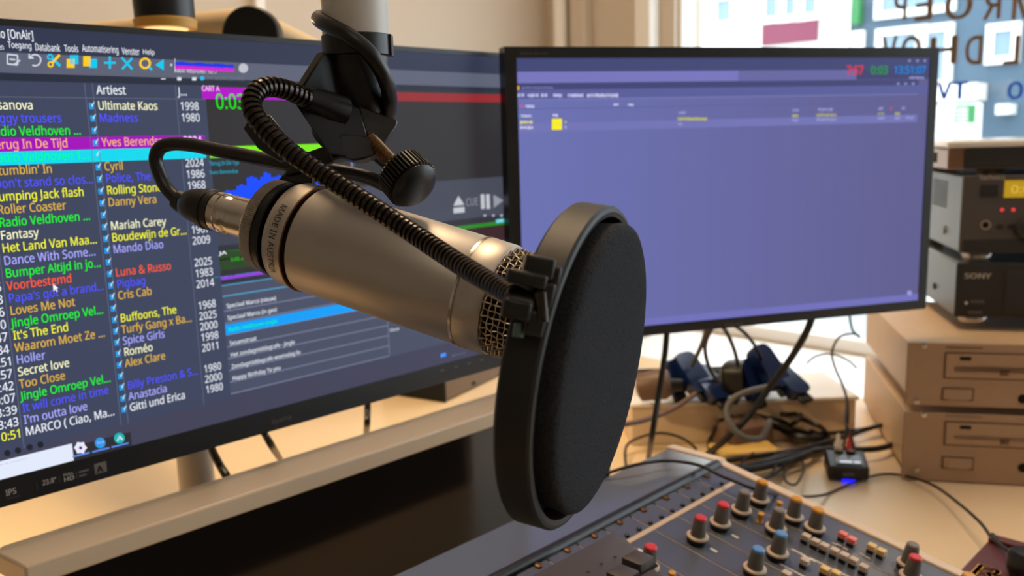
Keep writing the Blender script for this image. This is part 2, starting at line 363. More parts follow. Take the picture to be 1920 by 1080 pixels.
obj('mount_plate', G().box(Mf, .325, -.135, -.056, .425, -.035, -.0502, M_blk), t, bevel=.002)
obj('mount_arm', G().box(Mf, .355, -.105, BW+.65, .395, -.065, -.0562, M_blk), t, bevel=.004)
H1, H2 = .0003, .0006
# --- screen picture: bands and panels
g = G(); FX = lambda *k: g.fpx(LM, *k)
S = lambda u0, v0, u1, v1, rgb, h=H1: g.flat(LM, u0, v0, u1, v1, h, em(rgb))
S(sa0, .0655, sa1, .0825, (46, 52, 76)); S(sa0, .0523, sa1, .0655, (92, 96, 116)); S(sa0, .0475, sa1, .0523, (36, 42, 58))
S(sa0, -.2015, .3222, .0470, (60, 68, 92)); S(sa0, .0368, .3222, .0470, (68, 74, 96)); S(sa0, .0366, .3222, .0371, (96, 104, 126), H2)
for u in (.1675, .2335, .2387, .2985): S(u, -.2015, u+.0006, .0470, (92, 100, 124), H2)
S(.2985, -.2015, .3222, .0470, (70, 77, 100), .0002)
S(.3222, -.1035, sa1, .0470, (46, 44, 46))
S(sa0, -.2195, sa1, -.2015, (66, 66, 88)); S(sa0, -.2195, .24, -.2085, (44, 42, 46), H2)
row = lambda k: .0287-.00852*(k-1)
S(sa0, row(4)-.0022, .3185, row(4)+.0068, (162, 0, 186), H2); S(sa0, row(5)-.0022, .3185, row(5)+.0066, (0, 216, 240), H2)
S(.3195, .0372, .450, .0462, (176, 0, 196), H2); S(.470, .0375, sa1, .0456, (150, 38, 44), H2); S(.455, -.10, .4565, .0372, (74, 72, 76), H2)
S(.3215, -.0078, .4525, .0008, (124, 236, 10), H2)
# level display: blue above magenta
us = [.3260+i*.0031 for i in range(38)]
for i, u in enumerate(us):
    hgt = .004+.010*min(1, i/5)+.0035*math.sin(i*1.3)*math.sin(i*.37); hgt = hgt*(.5 if i < 8 else 1)
    S(u, -.0440, u+.0033, -.0440+hgt+.006, (10, 74, 255), H2); S(u, -.0490-hgt*.55, u+.0033, -.0440, (234, 0, 224), H2)
S(.4525, -.060, .4545, -.012, (120, 132, 168), H2)
S(.3222, -.0765, sa1, -.0665, (74, 78, 96)); S(.3222, -.0810, .45, -.0765, (58, 64, 84))
r = LM.rect(700, 350, 945, 395); S(.456, r[1]-.004, sa1, r[3]+.001, (86, 90, 108)); S(.456, r[1]-.0105, sa1, r[1]-.004, (60, 60, 70)); S(.456, r[1]-.0142, sa1, r[1]-.0105, (44, 140, 40), H2); S(.456, -.1035, sa1, r[1]-.0142, (62, 40, 44), .0004)
S(.3222, -.0965, .4500, -.0812, (46, 112, 24)); S(.3222, -.0888, .45, -.0868, (30, 40, 22), H2)
S(.3222, -.2015, sa1, -.1035, (72, 78, 100))
S(.3222, -.1042, .50, -.1018, (150, 60, 226), H2); S(.3222, -.1085, .50, -.1042, (46, 46, 60), H2)
for v in (-.1092, -.1180): S(.3222, v, .50, v+.0012, (78, 150, 190), H2)
for k in range(8): S(.3222, -.1300-.0098*k, .4830, -.1290-.0098*k, (116, 122, 148), H2)
S(.3222, -.1490, .4830, -.1405, (0, 158, 250), .0007); S(.4830, -.197, .4838, -.118, (116, 122, 148), H2); S(.3222, -.2015, sa1, -.1990, (64, 66, 88), H2)
S(.112, -.2190, .1985, -.2062, (226, 234, 252), .0007)
obj('screen_picture', g, scr, smooth=0, kind='stuff')
# --- lettering of the song list
WH = em((236, 240, 248)); CR_ = em((250, 250, 205)); BL = em((84, 84, 255)); GR = em((30, 246, 40)); PE = em((255, 176, 110)); GO = em((226, 180, 64)); YE = em((248, 248, 40)); LA = em((170, 170, 255)); RE = em((255, 92, 50))
rows = [('Casanova', CR_, 'Ultimate Kaos', '1998'), ('Baggy trousers', BL, 'Madness', '1980'), ('Radio Veldhoven ...', GR, '', ''), ('Terug In De Tijd', PE, 'Yves Berendse', '2024'), ('Radio Veldhoven 1...', em((0, 255, 150)), '', ''),
        ("Stumblin' In", GO, 'Cyril', '2024'), ("Don't stand so clos...", BL, 'Police, The', '1986'), ('Jumping Jack flash', YE, 'Rolling Stones', '1968'), ('Roller Coaster', GO, 'Danny Vera', ''), ('Radio Veldhoven ...', GR, '', ''),
        ('Fantasy', CR_, 'Mariah Carey', '1995'), ('Het Land Van Maa...', YE, 'Boudewijn de Gr...', '1967'), ('Dance With Some...', LA, 'Mando Diao', '2009'), ('Bumper Altijd in jo...', GR, '', ''), ('Voorbestemd', RE, 'Luna & Russo', '2025'),
        ("Papa's got a brand...", BL, 'Pigbag', '1983'), ('Loves Me Not', GO, 'Cris Cab', '2014'), ('Jingle Omroep Vel...', GR, '', ''), ("It's The End", YE, 'Buffoons, The', '1968'), ('Waarom Moet Ze ...', GO, 'Turfy Gang x Ba...', '2025'),
        ('Holler', LA, 'Spice Girls', '2000'), ('Secret love', CR_, 'Rom\u00e9o', '1998'), ('Too Close', GO, 'Alex Clare', '2011'), ('Jingle Omroep Vel...', GR, '', ''), ('It will come in time', BL, 'Billy Preston & S...', '1980'), ("I'm outta love", LA, 'Anastacia', '2000'), ('MARCO ( Ciao, Ma...', WH, 'Gitti und Erica', '1980')]
times = {15: '5', 16: '3', 17: '6', 18: '0', 19: '47', 20: '34', 21: ':51', 22: ':57', 23: ':42', 24: '0:07', 25: '3:39', 26: '3:43', 27: '0:51'}
g = G(); TS = .0104; CB = em((20, 160, 240)); CW = em((200, 240, 255))
for k, (ti, mt, ar, yr) in enumerate(rows, 1):
    v = row(k)
    text(g, LM, .1695, v, ti, TS, mt, .0009, .010)
    if ar: text(g, LM, .2410, v, ar, TS, mt, .0009, .010)
    if yr: text(g, LM, .3010, v, yr, TS, WH, .0009, .006)
    if k in times: text(g, LM, .1662, v, times[k], TS, YE if k == 27 else WH, .0009, .010, right=True)
    if k != 5:
        g.flat(LM, .2352, v+.0004, .2382, v+.0046, .0009, CB); g.flat(LM, .2361, v+.0014, .2374, v+.0032, .0011, em((60, 70, 96)))
    g.add([LM.at(.2364, v+.0026, .0012), LM.at(.2370, v+.0016, .0012), LM.at(.2392, v+.0056, .0012), LM.at(.2384, v+.0052, .0012)], [(0, 1, 2, 3)], CW)
text(g, LM, .2412, .0395, 'Artiest', TS*1.02, WH, .0009); text(g, LM, .3005, .0395, 'J...', TS, WH, .0009); text(g, LM, .160, .0395, 'Titel', TS, WH, .0009)
obj('song_list_lettering', g, scr, smooth=0, kind='stuff')
g = G()
textfit(g, LM, -75, 71, 60, 57, 'Radiostudio [OnAir]', WH, .0009, .012); TF = lambda x0, y0, x1, y1, s_, mt, b=.008: textfit(g, LM, x0, y0, x1, y1, s_, mt, .0009, b)
TF(-40, 92, 5, 82, 'Bestanden', WH); TF(15, 94, 57, 80, 'Toegang', WH); TF(66, 95, 111, 83, 'Databank', WH); TF(120, 97, 145, 85, 'Tools', WH); TF(154, 101, 220, 87, 'Automatisering', WH); TF(228, 102, 260, 91, 'Venster', WH); TF(268, 105, 288, 93, 'Help', WH)
TF(405, 205, 456, 176, '0:03', em((20, 226, 10)), .01); TF(378, 171, 410, 161, 'CART A', em((255, 210, 255)))
TF(392, 313, 446, 300, 'Terug In De Tijd', em((0, 170, 200))); TF(392, 327, 445, 317, 'Yves Berendse', em((0, 170, 200)))
TF(327, 136, 405, 127, 'Radio Veldhoven 107.7', WH, .0); TF(383, 151, 455, 144, 'Live assist (OnAir)', em((110, 118, 138)), .0)
TF(409, 480, 424, 470, 'JA', WH, .02); TF(432, 490, 456, 480, '0:05.4', em((60, 200, 30))); TF(402, 519, 560, 500, 'Radio Veldhoven Jingles mix', em((0, 168, 220)), .0)
for i, (s_, mt) in enumerate((('Speciaal Marco (nieuw)', WH), ('Speciaal Marco (in gev)', WH), ('Radio Veldhoven jingle', em((0, 255, 170))), ('Sesamstraat', WH), ('Het zondagmiddagcafe - jingle', WH), ('Zondagmiddagcafe woensdag liv', WH), ('Happy Birthday To you', WH))):
    text(g, LM, .3245, -.1272-.00975*i-(.0015 if i > 2 else 0), s_, .0060, mt, .0009, .008, sx=.86)
for i, c in enumerate(((100, 80, 240), (50, 220, 30), (200, 205, 220))): text(g, LM, .4850, -.1545-.0105*i, ('Speelt', 'Volgt jingle', 'Nieuw')[i], .0060, em(c), .0009)
TF(846, 668, 872, 660, 'sport mix', em((190, 200, 220)), .0); g.fpx(LM, 825, 670, 835, 661, .0009, em((70, 150, 255)))
# transport symbols
r = LM.rect(848, 368, 870, 398); cy = (r[1]+r[3])/2; q = em((196, 198, 206))
g.add([LM.at(r[0], cy-.001, .0009), LM.at(r[2], cy-.001, .0009), LM.at((r[0]+r[2])/2, r[3], .0009)], [(0, 1, 2)], q); g.flat(LM, r[0], r[1], r[2], cy-.003, .0009, q)
TF(873, 387, 895, 370, 'CUE', em((140, 142, 154)), -.01); g.fpx(LM, 901, 392, 907, 364, .0009, q); g.fpx(LM, 911, 392, 917, 364, .0009, q)
r = LM.rect(924, 365, 943, 388); g.add([LM.at(r[0], r[1], .0009), LM.at(r[2], (r[1]+r[3])/2, .0009), LM.at(r[0], r[3], .0009)], [(0, 1, 2)], em((150, 152, 162)))
for x in (908, 924, 939): g.fpx(LM, x-2, 406, x+2, 402, .0009, q)
g.fpx(LM, 929, 418, 943, 410, .0010, em((120, 220, 240)))
# toolbar symbols
def seg(x0, y0, x1, y1, wpx, rgb):
    d = math.hypot(x1-x0, y1-y0); nx, ny = -(y1-y0)/d*wpx/2, (x1-x0)/d*wpx/2
    g.add([LM.at(*LM.hit(x, y), .0010) for x, y in ((x0+nx, y0+ny), (x1+nx, y1+ny), (x1-nx, y1-ny), (x0-nx, y0-ny))], [(0, 1, 2, 3)], em(rgb))
def ring(x, y, r0, r1, rgb, a0=0, a1=360, n=18, h=.0010):
    vs = []
    for i in range(n+1):
        q_ = math.radians(a0+(a1-a0)*i/n)
        for rr in (r0, r1): vs.append(LM.at(*LM.hit(x+rr*math.cos(q_), y+rr*math.sin(q_)), h))
    g.add(vs, [(2*i, 2*i+2, 2*i+3, 2*i+1) for i in range(n)], em(rgb))
cy_, ye_, gr_ = (0, 200, 240), (255, 206, 20), (206, 210, 220)
for x0, y0, x1, y1 in ((13, 102, 32, 104), (13, 102, 13, 120), (13, 120, 32, 122), (32, 104, 32, 122), (17, 111, 28, 112)): seg(x0, y0, x1, y1, 3, gr_)
seg(26, 121, 37, 113, 3, gr_); ring(65, 113, 9, 12, gr_, -150, 120); seg(54, 101, 54, 110, 3, gr_); seg(54, 109, 62, 109, 3, gr_)
ring(93, 107, 3, 6, cy_); ring(94, 121, 3, 6, ye_); seg(97, 110, 112, 124, 5, cy_); seg(97, 118, 111, 103, 5, ye_)
seg(124, 119, 139, 119, 17, ye_); seg(130, 112, 146, 112, 17, cy_); seg(155, 115, 169, 115, 19, ye_); seg(166, 119, 181, 119, 17, cy_)
seg(194, 118, 216, 118, 4, cy_); seg(205, 106, 205, 129, 4, cy_); seg(227, 108, 247, 130, 4, cy_); seg(247, 109, 228, 130, 4, cy_)
ring(271, 119, 7, 11, ye_); seg(277, 125, 284, 131, 4, cy_); g.add([LM.at(*LM.hit(*p), .001) for p in ((290, 122), (306, 111), (306, 132))], [(0, 1, 2)], em(cy_))
for i in range(12): x = 327+9.2*i; seg(x, 120+i*.45, x+9.4, 120+i*.45+.4, 8+2*math.sin(i*1.7), (20, 50, 230)); seg(x, 126+i*.45, x+9.4, 126+i*.45+.4, 7, (216, 30, 200))
seg(327, 110, 327, 136, 1.5, gr_); ring(455, 128, 0, 9, (190, 192, 202))
for x in (305, 335, 363): seg(x-4, 148, x+4, 148, 2 if x == 305 else 6, (220, 224, 232))
ring(378, 147, 0, 4, (20, 190, 240)); seg(318, 122, 322, 122, 4, gr_)
# taskbar, mouse arrow
TF(-30, 880, 50, 858, 'Typ om te zoeken', em((90, 96, 110)), .0)
for x, y, rgb in ((13, 849, (30, 32, 40)), (33, 844, (30, 32, 40)), (55, 838, (30, 32, 40)), (75, 833, (30, 32, 40))): ring(x, y, 0, 6, rgb, h=.0010)
for x, y, s_ in ((13, 852, 'J'), (33, 847, 'P'), (55, 841, 'C'), (75, 836, 'M')): TF(x-3, y, x+3, y-7, s_, em((170, 176, 190)), .0)
TF(107, 826, 190, 806, 'Toevoegen items', em((120, 126, 148)), .0)
for x, y, rgb in ((150, 839, (236, 232, 250)), (187, 830, (50, 150, 230)), (223, 821, (30, 180, 180))):
    ring(x, y, 0, 10, rgb, h=.0009); seg(x-15, y+17, x+17, y+9, 3, (90, 140, 240))
ring(150, 839, 0, 3, (60, 60, 130), h=.0013)
for q in range(6): ring(150+9*math.cos(q*1.05), 839+9*math.sin(q*1.05), 0, 3, (236, 232, 250), h=.0009)
TF(182, 834, 193, 825, 'hp', em((235, 245, 255)), .0); TF(218, 827, 229, 815, 'A', em((235, 255, 255)), .02)
g.add([LM.at(*LM.hit(*p), .0014) for p in ((98, 532), (99, 546), (102, 542), (105, 547), (107, 546), (104, 541), (108, 540))], [(0, 1, 2, 3, 4, 5, 6)], em((250, 250, 250)))
obj('window_bar_symbols', g, scr, smooth=0, kind='stuff')
# bezel print
g = G(); TB = lambda x0, y0, x1, y1, s_, mt=M_print: textfit(g, LM, x0, y0, x1, y1, s_, mt, .0016, .02)
r = LM.rect(9, 925, 32, 911); text(g, LM, .1527, -.2312, 'IPS', .0072, M_print, .0016, .02); text(g, LM, .1775-.0015, -.2308, '23.8"', .0062, M_print, .0016, .02); text(g, LM, .1895+.0005, -.2285, 'FULL', .0032, M_print, .0016, .02, 1.2); text(g, LM, .1895+.0005, -.2325, 'HD', .0052, M_print, .0016, .02, 1.2)
text(g, LM, .1530, -.2338, 'technology', .0016, M_printd, .0016, .0, 1.2)
for k in range(2): g.flat(LM, .2005, -.2290-.003*k, .2075-.002*k, -.2278-.003*k, .0016, M_printd)
for u in (.1725, .1875, .1988): g.flat(LM, u, -.2325, u+.0002, -.2275, .0016, M_printd)
g.flat(LM, .2115, -.2335, .2200, -.2255, .0015, M_printd); text(g, LM, .2128, -.2325, 'A', .0080, M_bez, .0017, .03, 1.1)
text(g, LM, .3560, -.2325, 'iiyama', .0078, M_printd, .0016, .015, 1.0)
for i in range(5): g.flat(LM, .545+.018*i, -.2262, .549+.018*i, -.2250, .0016, M_printd)
obj('bezel_print', g, t, smooth=0, kind='stuff')
# ================================================================ right monitor
ps = math.radians(16.26); dR = V((math.cos(ps), math.sin(ps), 0)); RM = Plane(V((.2469, .9520, -.0617)), dR, Z)
t = thing('monitor', 'black monitor with an almost empty violet screen in front of the window', 'monitor', V((.2469, .9520, 0))+RM.n*-.08+Z*DZ)
g = G(); Mf = RM.M(); a0, a1, z0, z1 = -.2585, .2575, -.1518, .1512; sa0, sa1, sz0, sz1 = -.2462, .2462, -.1408, .1402
g.box(Mf, a0, z0, -.018, a1, sz0, .0014, M_bez); g.box(Mf, a0, sz1, -.018, a1, z1, .0014, M_bez); g.box(Mf, a0, sz0, -.018, sa0, sz1, .0014, M_bez); g.box(Mf, sa1, sz0, -.018, a1, sz1, .0014, M_bez)
obj('bezel', g, t)
g = G(); g.box(Mf, a0+.01, z0+.004, -.022, a1-.003, z1-.003, -.0182, M_bez); g.box(Mf, -.16, -.12, -.05, .16, .08, -.022, M_bez); obj('back_cover', g, t, bevel=.006)
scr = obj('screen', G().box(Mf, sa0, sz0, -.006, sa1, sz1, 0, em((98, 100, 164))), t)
obj('stand_neck', G().box(Mf, -.160, -.350, -.058, -.130, -.09, -.0505, M_bez), t); obj('stand_base', G().rbox(frame(RM.at(-.145, 0, -.055) + Z*(DZ-RM.at(-.145, 0, -.055).z), dR, Z.cross(dR)), -.042, -.042, 0, .042, .042, .006, .02, M_bez), t)
g = G(); S = lambda u0, v0, u1, v1, rgb, h=H1: g.flat(RM, u0, v0, u1, v1, h, em(rgb))
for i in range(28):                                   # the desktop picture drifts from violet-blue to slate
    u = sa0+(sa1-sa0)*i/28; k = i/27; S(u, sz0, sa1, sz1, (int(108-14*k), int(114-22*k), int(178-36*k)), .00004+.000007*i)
r = lambda x0, y0, x1, y1: RM.rect(x0, y0, x1, y1)
yt = lambda y, x=1100: RM.hit(x, y)[1]
S(sa0, yt(134), sa1, sz1, (66, 72, 118)); S(sa0, yt(154), .148, yt(134), (120, 118, 188)); S(.0, yt(154), .148, yt(134), (104, 104, 162), H2); S(.148, yt(154), sa1, yt(134), (64, 68, 112), H2)
S(sa0, yt(167), .232, yt(155), (66, 70, 116)); S(sa0, yt(184), sa1, yt(167), (90, 94, 154), .0004); S(sa0, yt(187), .232, yt(185), (116, 120, 180), H2)
S(sa0, yt(203), .232, yt(202), (88, 92, 146), H2); S(sa0, yt(245), .232, yt(229), (114, 116, 180), H2); S(sa0, sz0, sa1, sz0+.008, (112, 112, 186), H2)
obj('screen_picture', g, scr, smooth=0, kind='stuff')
g = G(); TR = lambda x0, y0, x1, y1, s_, rgb, b=.01: textfit(g, RM, x0, y0, x1, y1, s_, em(rgb), .0010, b)
TR(1586, 141, 1618, 123, '7:57', (226, 50, 60), .03); TR(1631, 140, 1664, 123, '0:03', (40, 150, 60), .03); TR(1675, 139, 1735, 123, '13:51:07', (10, 130, 220), .03)
bl = lambda x0, y0, x1, y1, rgb: g.fpx(RM, x0, y0, x1, y1, .0010, em(rgb))
lv = (206, 206, 244); lv2 = (150, 152, 206)
def smear(x0, x1, y, rgb, hh=5):                     # a run of unreadable small print
    x = x0
    while x < x1-2:
        w_ = min(random.uniform(2.5, 6), x1-x); bl(x, y+random.uniform(-.6, .6), x+w_-1.2, y+hh+random.uniform(-1, .6), rgb); x += w_
for x0, x1 in ((970, 985), (989, 1010), (1014, 1028), (1037, 1054), (1064, 1094), (1100, 1160)): smear(x0, x1, 176, lv, 6)
smear(978, 1038, 163, (120, 124, 178), 4); smear(985, 1002, 197, lv); smear(1150, 1160, 194, lv); smear(1177, 1188, 194, lv)
smear(977, 997, 215, lv); smear(1036, 1048, 214, lv); smear(975, 1000, 237, lv); smear(1059, 1062, 227, (220, 220, 120)); smear(1059, 1062, 236, lv)
smear(975, 1000, 227, (224, 220, 110)); bl(1034, 223, 1053, 233, (252, 240, 20)); bl(1034, 234, 1053, 243, (252, 240, 20))
smear(1272, 1286, 209, lv2); smear(1270, 1326, 220, (190, 190, 90), 6); smear(1270, 1280, 230, lv2)
smear(1485, 1498, 204, lv2); smear(1484, 1497, 215, (180, 180, 100)); smear(1484, 1498, 223, lv2); smear(1533, 1562, 203, lv2); smear(1530, 1568, 213, (170, 170, 110), 6); smear(1530, 1568, 222, lv2)
smear(1646, 1656, 201, lv2); smear(1645, 1658, 211, (160, 160, 110)); smear(1645, 1658, 219, lv2); smear(1677, 1687, 211, (170, 170, 110)); smear(1677, 1687, 219, lv2); smear(1690, 1697, 200, lv2); smear(1698, 1712, 218, lv2); smear(1668, 1674, 201, (180, 80, 110))
smear(1704, 1734, 144, lv2, 4)
for x in (1704, 1719, 1733): bl(x-2, 112, x+2, 116, lv2)
for x in (1683, 1697, 1711): bl(x-2, 155, x+2, 159, lv2)
def dot(x, y, r_, rgb): g.add([RM.at(*RM.hit(x+r_*math.cos(q*.785), y+r_*math.sin(q*.785)), .0012) for q in range(8)], [tuple(range(8))], em(rgb))
dot(969, 165, 4.5, (246, 180, 60)); dot(978, 199, 2.5, (230, 70, 100)); dot(971, 218, 2.5, (30, 150, 230)); dot(1704, 549, 5, (150, 152, 214))
obj('screen_lettering', g, scr, smooth=0, kind='stuff')
g = G(); textfit(g, RM, 1358, 612, 1391, 604, 'PHILIPS', M_printd, .0018, .02); text(g, RM, -.243, .1435, 'Brilliance  wide screen', .0045, M_printd, .0018, .0); obj('bezel_print', g, t, smooth=0, kind='stuff')
# ================================================================ microphone
MT = P(593, 450, .43); MH = P(895, 548, .40); AX = (MH-MT).normalized(); ML = (MH-MT).length
MF = zframe(MT, AX, -MT)
t = thing('microphone', 'silver studio microphone hanging in front of the left monitor', 'microphone', MT)
g = G(); g.lathe(MF, [(-.0150, .0180), (-.0146, .0232), (-.0130, .0252), (-.0110, .0260), (-.0104, .0262), (-.0016, .0267), (-.0012, .0262)], M_mic, 64); obj('tail_collar', g, t, smooth=30)
g = G(); g.lathe(MF, [(-.0012, .0258), (-.0006, .0249), (.0004, .0249)], M_dark, 64); g.lathe(MF, [(-.0016, .0270), (-.0008, .0270)], M_brass, 64); obj('groove', g, t)
g = G(); g.lathe(MF, [(.0004, .0252), (.0010, .0261), (.0016, .0263), (ML*.5, .0261), (ML-.0012, .0259), (ML-.0006, .0255)], M_mic, 96); obj('body', g, t, smooth=50)
g = G(); g.lathe(MF, [(ML-.0006, .0258), (ML, .0262), (ML+.0125, .0260), (ML+.0135, .0254), (ML+.0138, .0240)], M_mic, 96); obj('head_collar', g, t)
g = G(); g.lathe(MF, [(ML-.0010, .02635), (ML+.0004, .02640)], M_mic2, 96, cap=False); obj('bright_ring', g, t)
g = G(); g.lathe(MF, [(ML+.012, .0212), (ML+.046, .0212), (ML+.052, .017), (ML+.054, .008)], M_dark, 40); obj('capsule_shield', g, t)
# woven wire grille: rings and lengthwise wires crossing over and under
g = G(); RG, AMP, NW, s0, pit = .0242, .00055, 52, ML+.0142, .0028
for k in range(13):
    s_ = s0+pit*k; sh = 1 if k % 2 else -1; pts = []
    n_ = NW*4
    for i in range(n_):
        q = 2*math.pi*i/n_; rr = RG+AMP*sh*math.cos(q*NW/2) - (.0012 if k > 9 else 0)*(k-9)
        pts.append(MF @ V((rr*math.cos(q), rr*math.sin(q), s_)))
    g.tube(pts, .00042, M_wire, 5, closed=True)
for i in range(NW):
    q = 2*math.pi*i/NW; sh = -1 if i % 2 else 1; pts = []
    for j in range(46):
        s_ = s0-.0012+(pit*12.4)*j/45; k = (s_-s0)/pit; rr = RG-AMP*sh*math.cos(k*math.pi) - (.0012*(k-9) if k > 9 else 0)
        pts.append(MF @ V((rr*math.cos(q), rr*math.sin(q), s_)))
    g.tube(pts, .00042, M_wire, 5)
obj('wire_grille', g, t, smooth=60, kind='stuff')
g = G(); vs, fs = glyphs('MADE IN AUSTRIA', .004); vs9, _ = glyphs('MADE IN A', .004); k9 = .0215/max(p[0] for p in vs9)
sg = -1 if (MF.to_3x3() @ V((0, 1, 0))).dot(CU) > 0 else 1
pts = []
for p in vs:
    th_ = math.radians(-25) + p[0]*k9/.0264; r_ = .02676; pts.append(MF @ V((r_*math.cos(th_), sg*r_*math.sin(th_), -.0082+p[1]*.0056)))
g.add(pts, fs, M_ink); obj('engraving', g, t, smooth=0, kind='stuff')
# knurled locking ring and threaded stub of the tail
g = G(); vs = []; fs = []; nk = 150
for z_, r_ in ((-.0292, .0205), (-.0286, .0232), (-.0218, .0240), (-.0214, .0215)):
    for i in range(nk*2):
        rr = r_ - (.0007 if i % 2 else 0)*(1 if r_ > .022 else 0); q = math.pi*i/nk; vs.append(MF @ V((rr*math.cos(q), rr*math.sin(q), z_)))
for k in range(3):
    for i in range(nk*2): j = (i+1) % (nk*2); fs.append((k*nk*2+i, k*nk*2+j, (k+1)*nk*2+j, (k+1)*nk*2+i))
n2 = nk*2; fs += [tuple(range(n2-1, -1, -1)), tuple(range(3*n2, 4*n2))]
g.add(vs, fs, M_mic); obj('knurled_ring', g, t, smooth=25)
g = G(); g.lathe(MF, [(-.0215, .0165), (-.0140, .0165)], M_blk, 32); obj('tail_stub', g, t)
# ================================================================ pop filter
PN = (CX*.918 - CU*.165 - F*.36).normalized(); PC = P(1107, 690, .335); PFm = zframe(PC, PN, -CX)
PX = PFm.to_3x3() @ V((1, 0, 0)); PY = PFm.to_3x3() @ V((0, 1, 0))
t = thing('pop_filter', 'round black foam pop filter on a gooseneck in front of the microphone', 'pop filter', PC)
g = G(); R_ = .0625
prof = [(-.0132, R_-.0040), (-.0132, R_-.0012), (-.0120, R_), (-.0010, R_), (0, R_-.0008), (.0004, R_-.0022), (0, R_-.0040), (-.0030, R_-.0044), (-.0125, R_-.0044)]
g.lathe(PFm, prof+[prof[0]], M_hoop, 128, cap=False); obj('hoop', g, t, smooth=28)
g = G(); g.lathe(PFm, [(-.0110, .001), (-.0110, R_-.0046), (-.0095, R_-.0046), (-.0095, .001)], M_dark, 96); obj('inner_mesh', g, t)
g = G(); g.lathe(PFm, [(-.0045, R_-.0046), (-.0028, R_-.0047)], M_foam2, 96, cap=False); obj('felt_band', g, t)
g = G(); fr = R_-.0062
g.lathe(zframe(PC + PX*-.0014, PN, -CX), [(-.009, fr-.002), (.0020, fr-.0005), (.0038, fr), (.0056, fr-.0008), (.0066, fr-.0030), (.0071, fr*.8), (.0074, fr*.4), (.0075, .001)], M_foam, 128); obj('foam_disc', g, t, smooth=60)
# clamp on the hoop
CD = .271; CL = P(1000, 556, CD); CM = frame(CL, CX*.93-CU*.20+F*.05, CU*.93+CX*.25)      # clamp axes: x across, y up, z towards the lens
cz = CM.to_3x3() @ V((0, 0, 1))
g = G(); q = FPX/CD
def cbox(g, x0, y0, x1, y1, d0, d1, mt=M_blk, r=.0006):
    vs = []
    for d in (d0, d1):
        for x, y in ((x0, y0), (x1, y0), (x1, y1), (x0, y1)): vs.append(CM @ V(((x-1000)/q, -(y-556)/q, d)))
    g.add(vs, [(0, 3, 2, 1), (4, 5, 6, 7), (0, 1, 5, 4), (1, 2, 6, 5), (2, 3, 7, 6), (3, 0, 4, 7)], mt)
cbox(g, 972, 478, 1030, 520, -.016, -.002); cbox(g, 1020, 490, 1046, 548, -.016, -.004); obj('upper_jaw', g, t, bevel=.0010)
g = G(); cbox(g, 944, 512, 1020, 540, -.014, 0); cbox(g, 1010, 524, 1040, 572, -.015, -.002); obj('clamp_arm', g, t, bevel=.0010)
g = G(); cbox(g, 948, 568, 1002, 606, -.014, .001); cbox(g, 996, 580, 1034, 630, -.016, -.001); g.lathe(zframe(CM @ V((-52/q, -22/q, -.007)), CM.to_3x3() @ V((1, 0, 0))), [(0, .0044), (.004, .0050), (.012, .0050)], M_blk, 20); obj('lower_jaw', g, t, bevel=.0010)
g = G(); g.tube([P(1012, 548, CD+.003), P(1016, 604, CD+.003)], .0024, M_goose, 12); obj('clamp_screw', g, t)
g = G(); g.tube([P(974, 606, CD+.005), P(971, 632, CD+.005)], .0019, mat('tarnished_brass', (96, 120, 112), .4, metal=.8, noise=.1, scale=90), 12); obj('screw_tip', g, t)
# gooseneck
gp = [P(592, 190, .398), P(570, 183, .392), P(540, 169, .384), P(510, 163, .377), P(486, 168, .371), P(472, 188, .366), P(476, 212, .363), P(500, 244, .361), P(548, 288, .359), P(620, 336, .357), P(700, 388, .352), P(780, 441, .343), P(860, 494, .322), P(930, 537, .297), P(972, 560, .280)]
path = smooth_path(gp, 40)
ln = [0]
for a_, b_ in zip(path, path[1:]): ln.append(ln[-1]+(b_-a_).length)
NP = 640; tot = ln[-1]; even = []; j = 0
for i in range(NP):
    d = tot*i/(NP-1)
    while j < len(ln)-2 and ln[j+1] < d: j += 1
    k = (d-ln[j])/max(1e-9, ln[j+1]-ln[j]); even.append(path[j].lerp(path[j+1], k))
def grib(k, N):
    ph = (tot*k/(N-1)/.00285) % 1; b_ = .0045 if ph < .72 else .0036
    if ph < .12: b_ = .00415
    return b_ - .0006*k/N
g = G(); g.tube(even, .0045, M_goose, 20, rf=grib); obj('gooseneck', g, t, smooth=30)
g = G(); g.tube([P(574, 184, .394), P(590, 190, .398), P(612, 200, .402), P(640, 212, .408)], .006, M_blkm, 20, rf=lambda k, N: (.0050, .0062, .0074, .0082)[k]); obj('gooseneck_socket', g, t)
# ================================================================ boom: post, bearing, arm, drop tube and swivel bracket
PT = P(668, 69, .42)                                   # lower end of the white drop tube
pole_top = PT + Z*.42
wend = V(pole_top); wend = A*pole_top.dot(A) + B*BW + Z*(pole_top.z+.03)
t = thing('microphone_boom', 'white microphone boom with a black swivel bracket holding the microphone', 'microphone stand', PT)
g = G(); PM = zframe(PT, Z, CX)
g.lathe(PM, [(0, .0160), (.42, .0160)], M_boom, 48); obj('drop_tube', g, t)
g = G(); g.lathe(PM, [(-.0095, .0158), (-.0090, .0166), (.0002, .0166), (.0006, .0160)], M_blk, 48); g.box(PM, .0135, -.004, -.0094, .0172, .004, .0004, M_blk); obj('end_collar', g, t)
g = G(); g.lathe(PM, [(-.040, .0105), (-.032, .0135), (-.018, .0150), (-.0094, .0152)], M_blkm, 40); obj('neck', g, t)
g = G(); g.tube([pole_top+Z*.012, wend], .014, M_boom, 20); obj('boom_arm', g, t)
g = G(); g.lathe(zframe(pole_top-Z*.004, Z), [(0, .018), (.03, .018)], M_blk, 32); obj('elbow', g, t)
obj('wall_plate', G().box(ABM @ Matrix.Translation((wend.dot(A), -BW, wend.z)), -.05, -.012, -.06, .05, 0, .06, M_boom), t, bevel=.003)
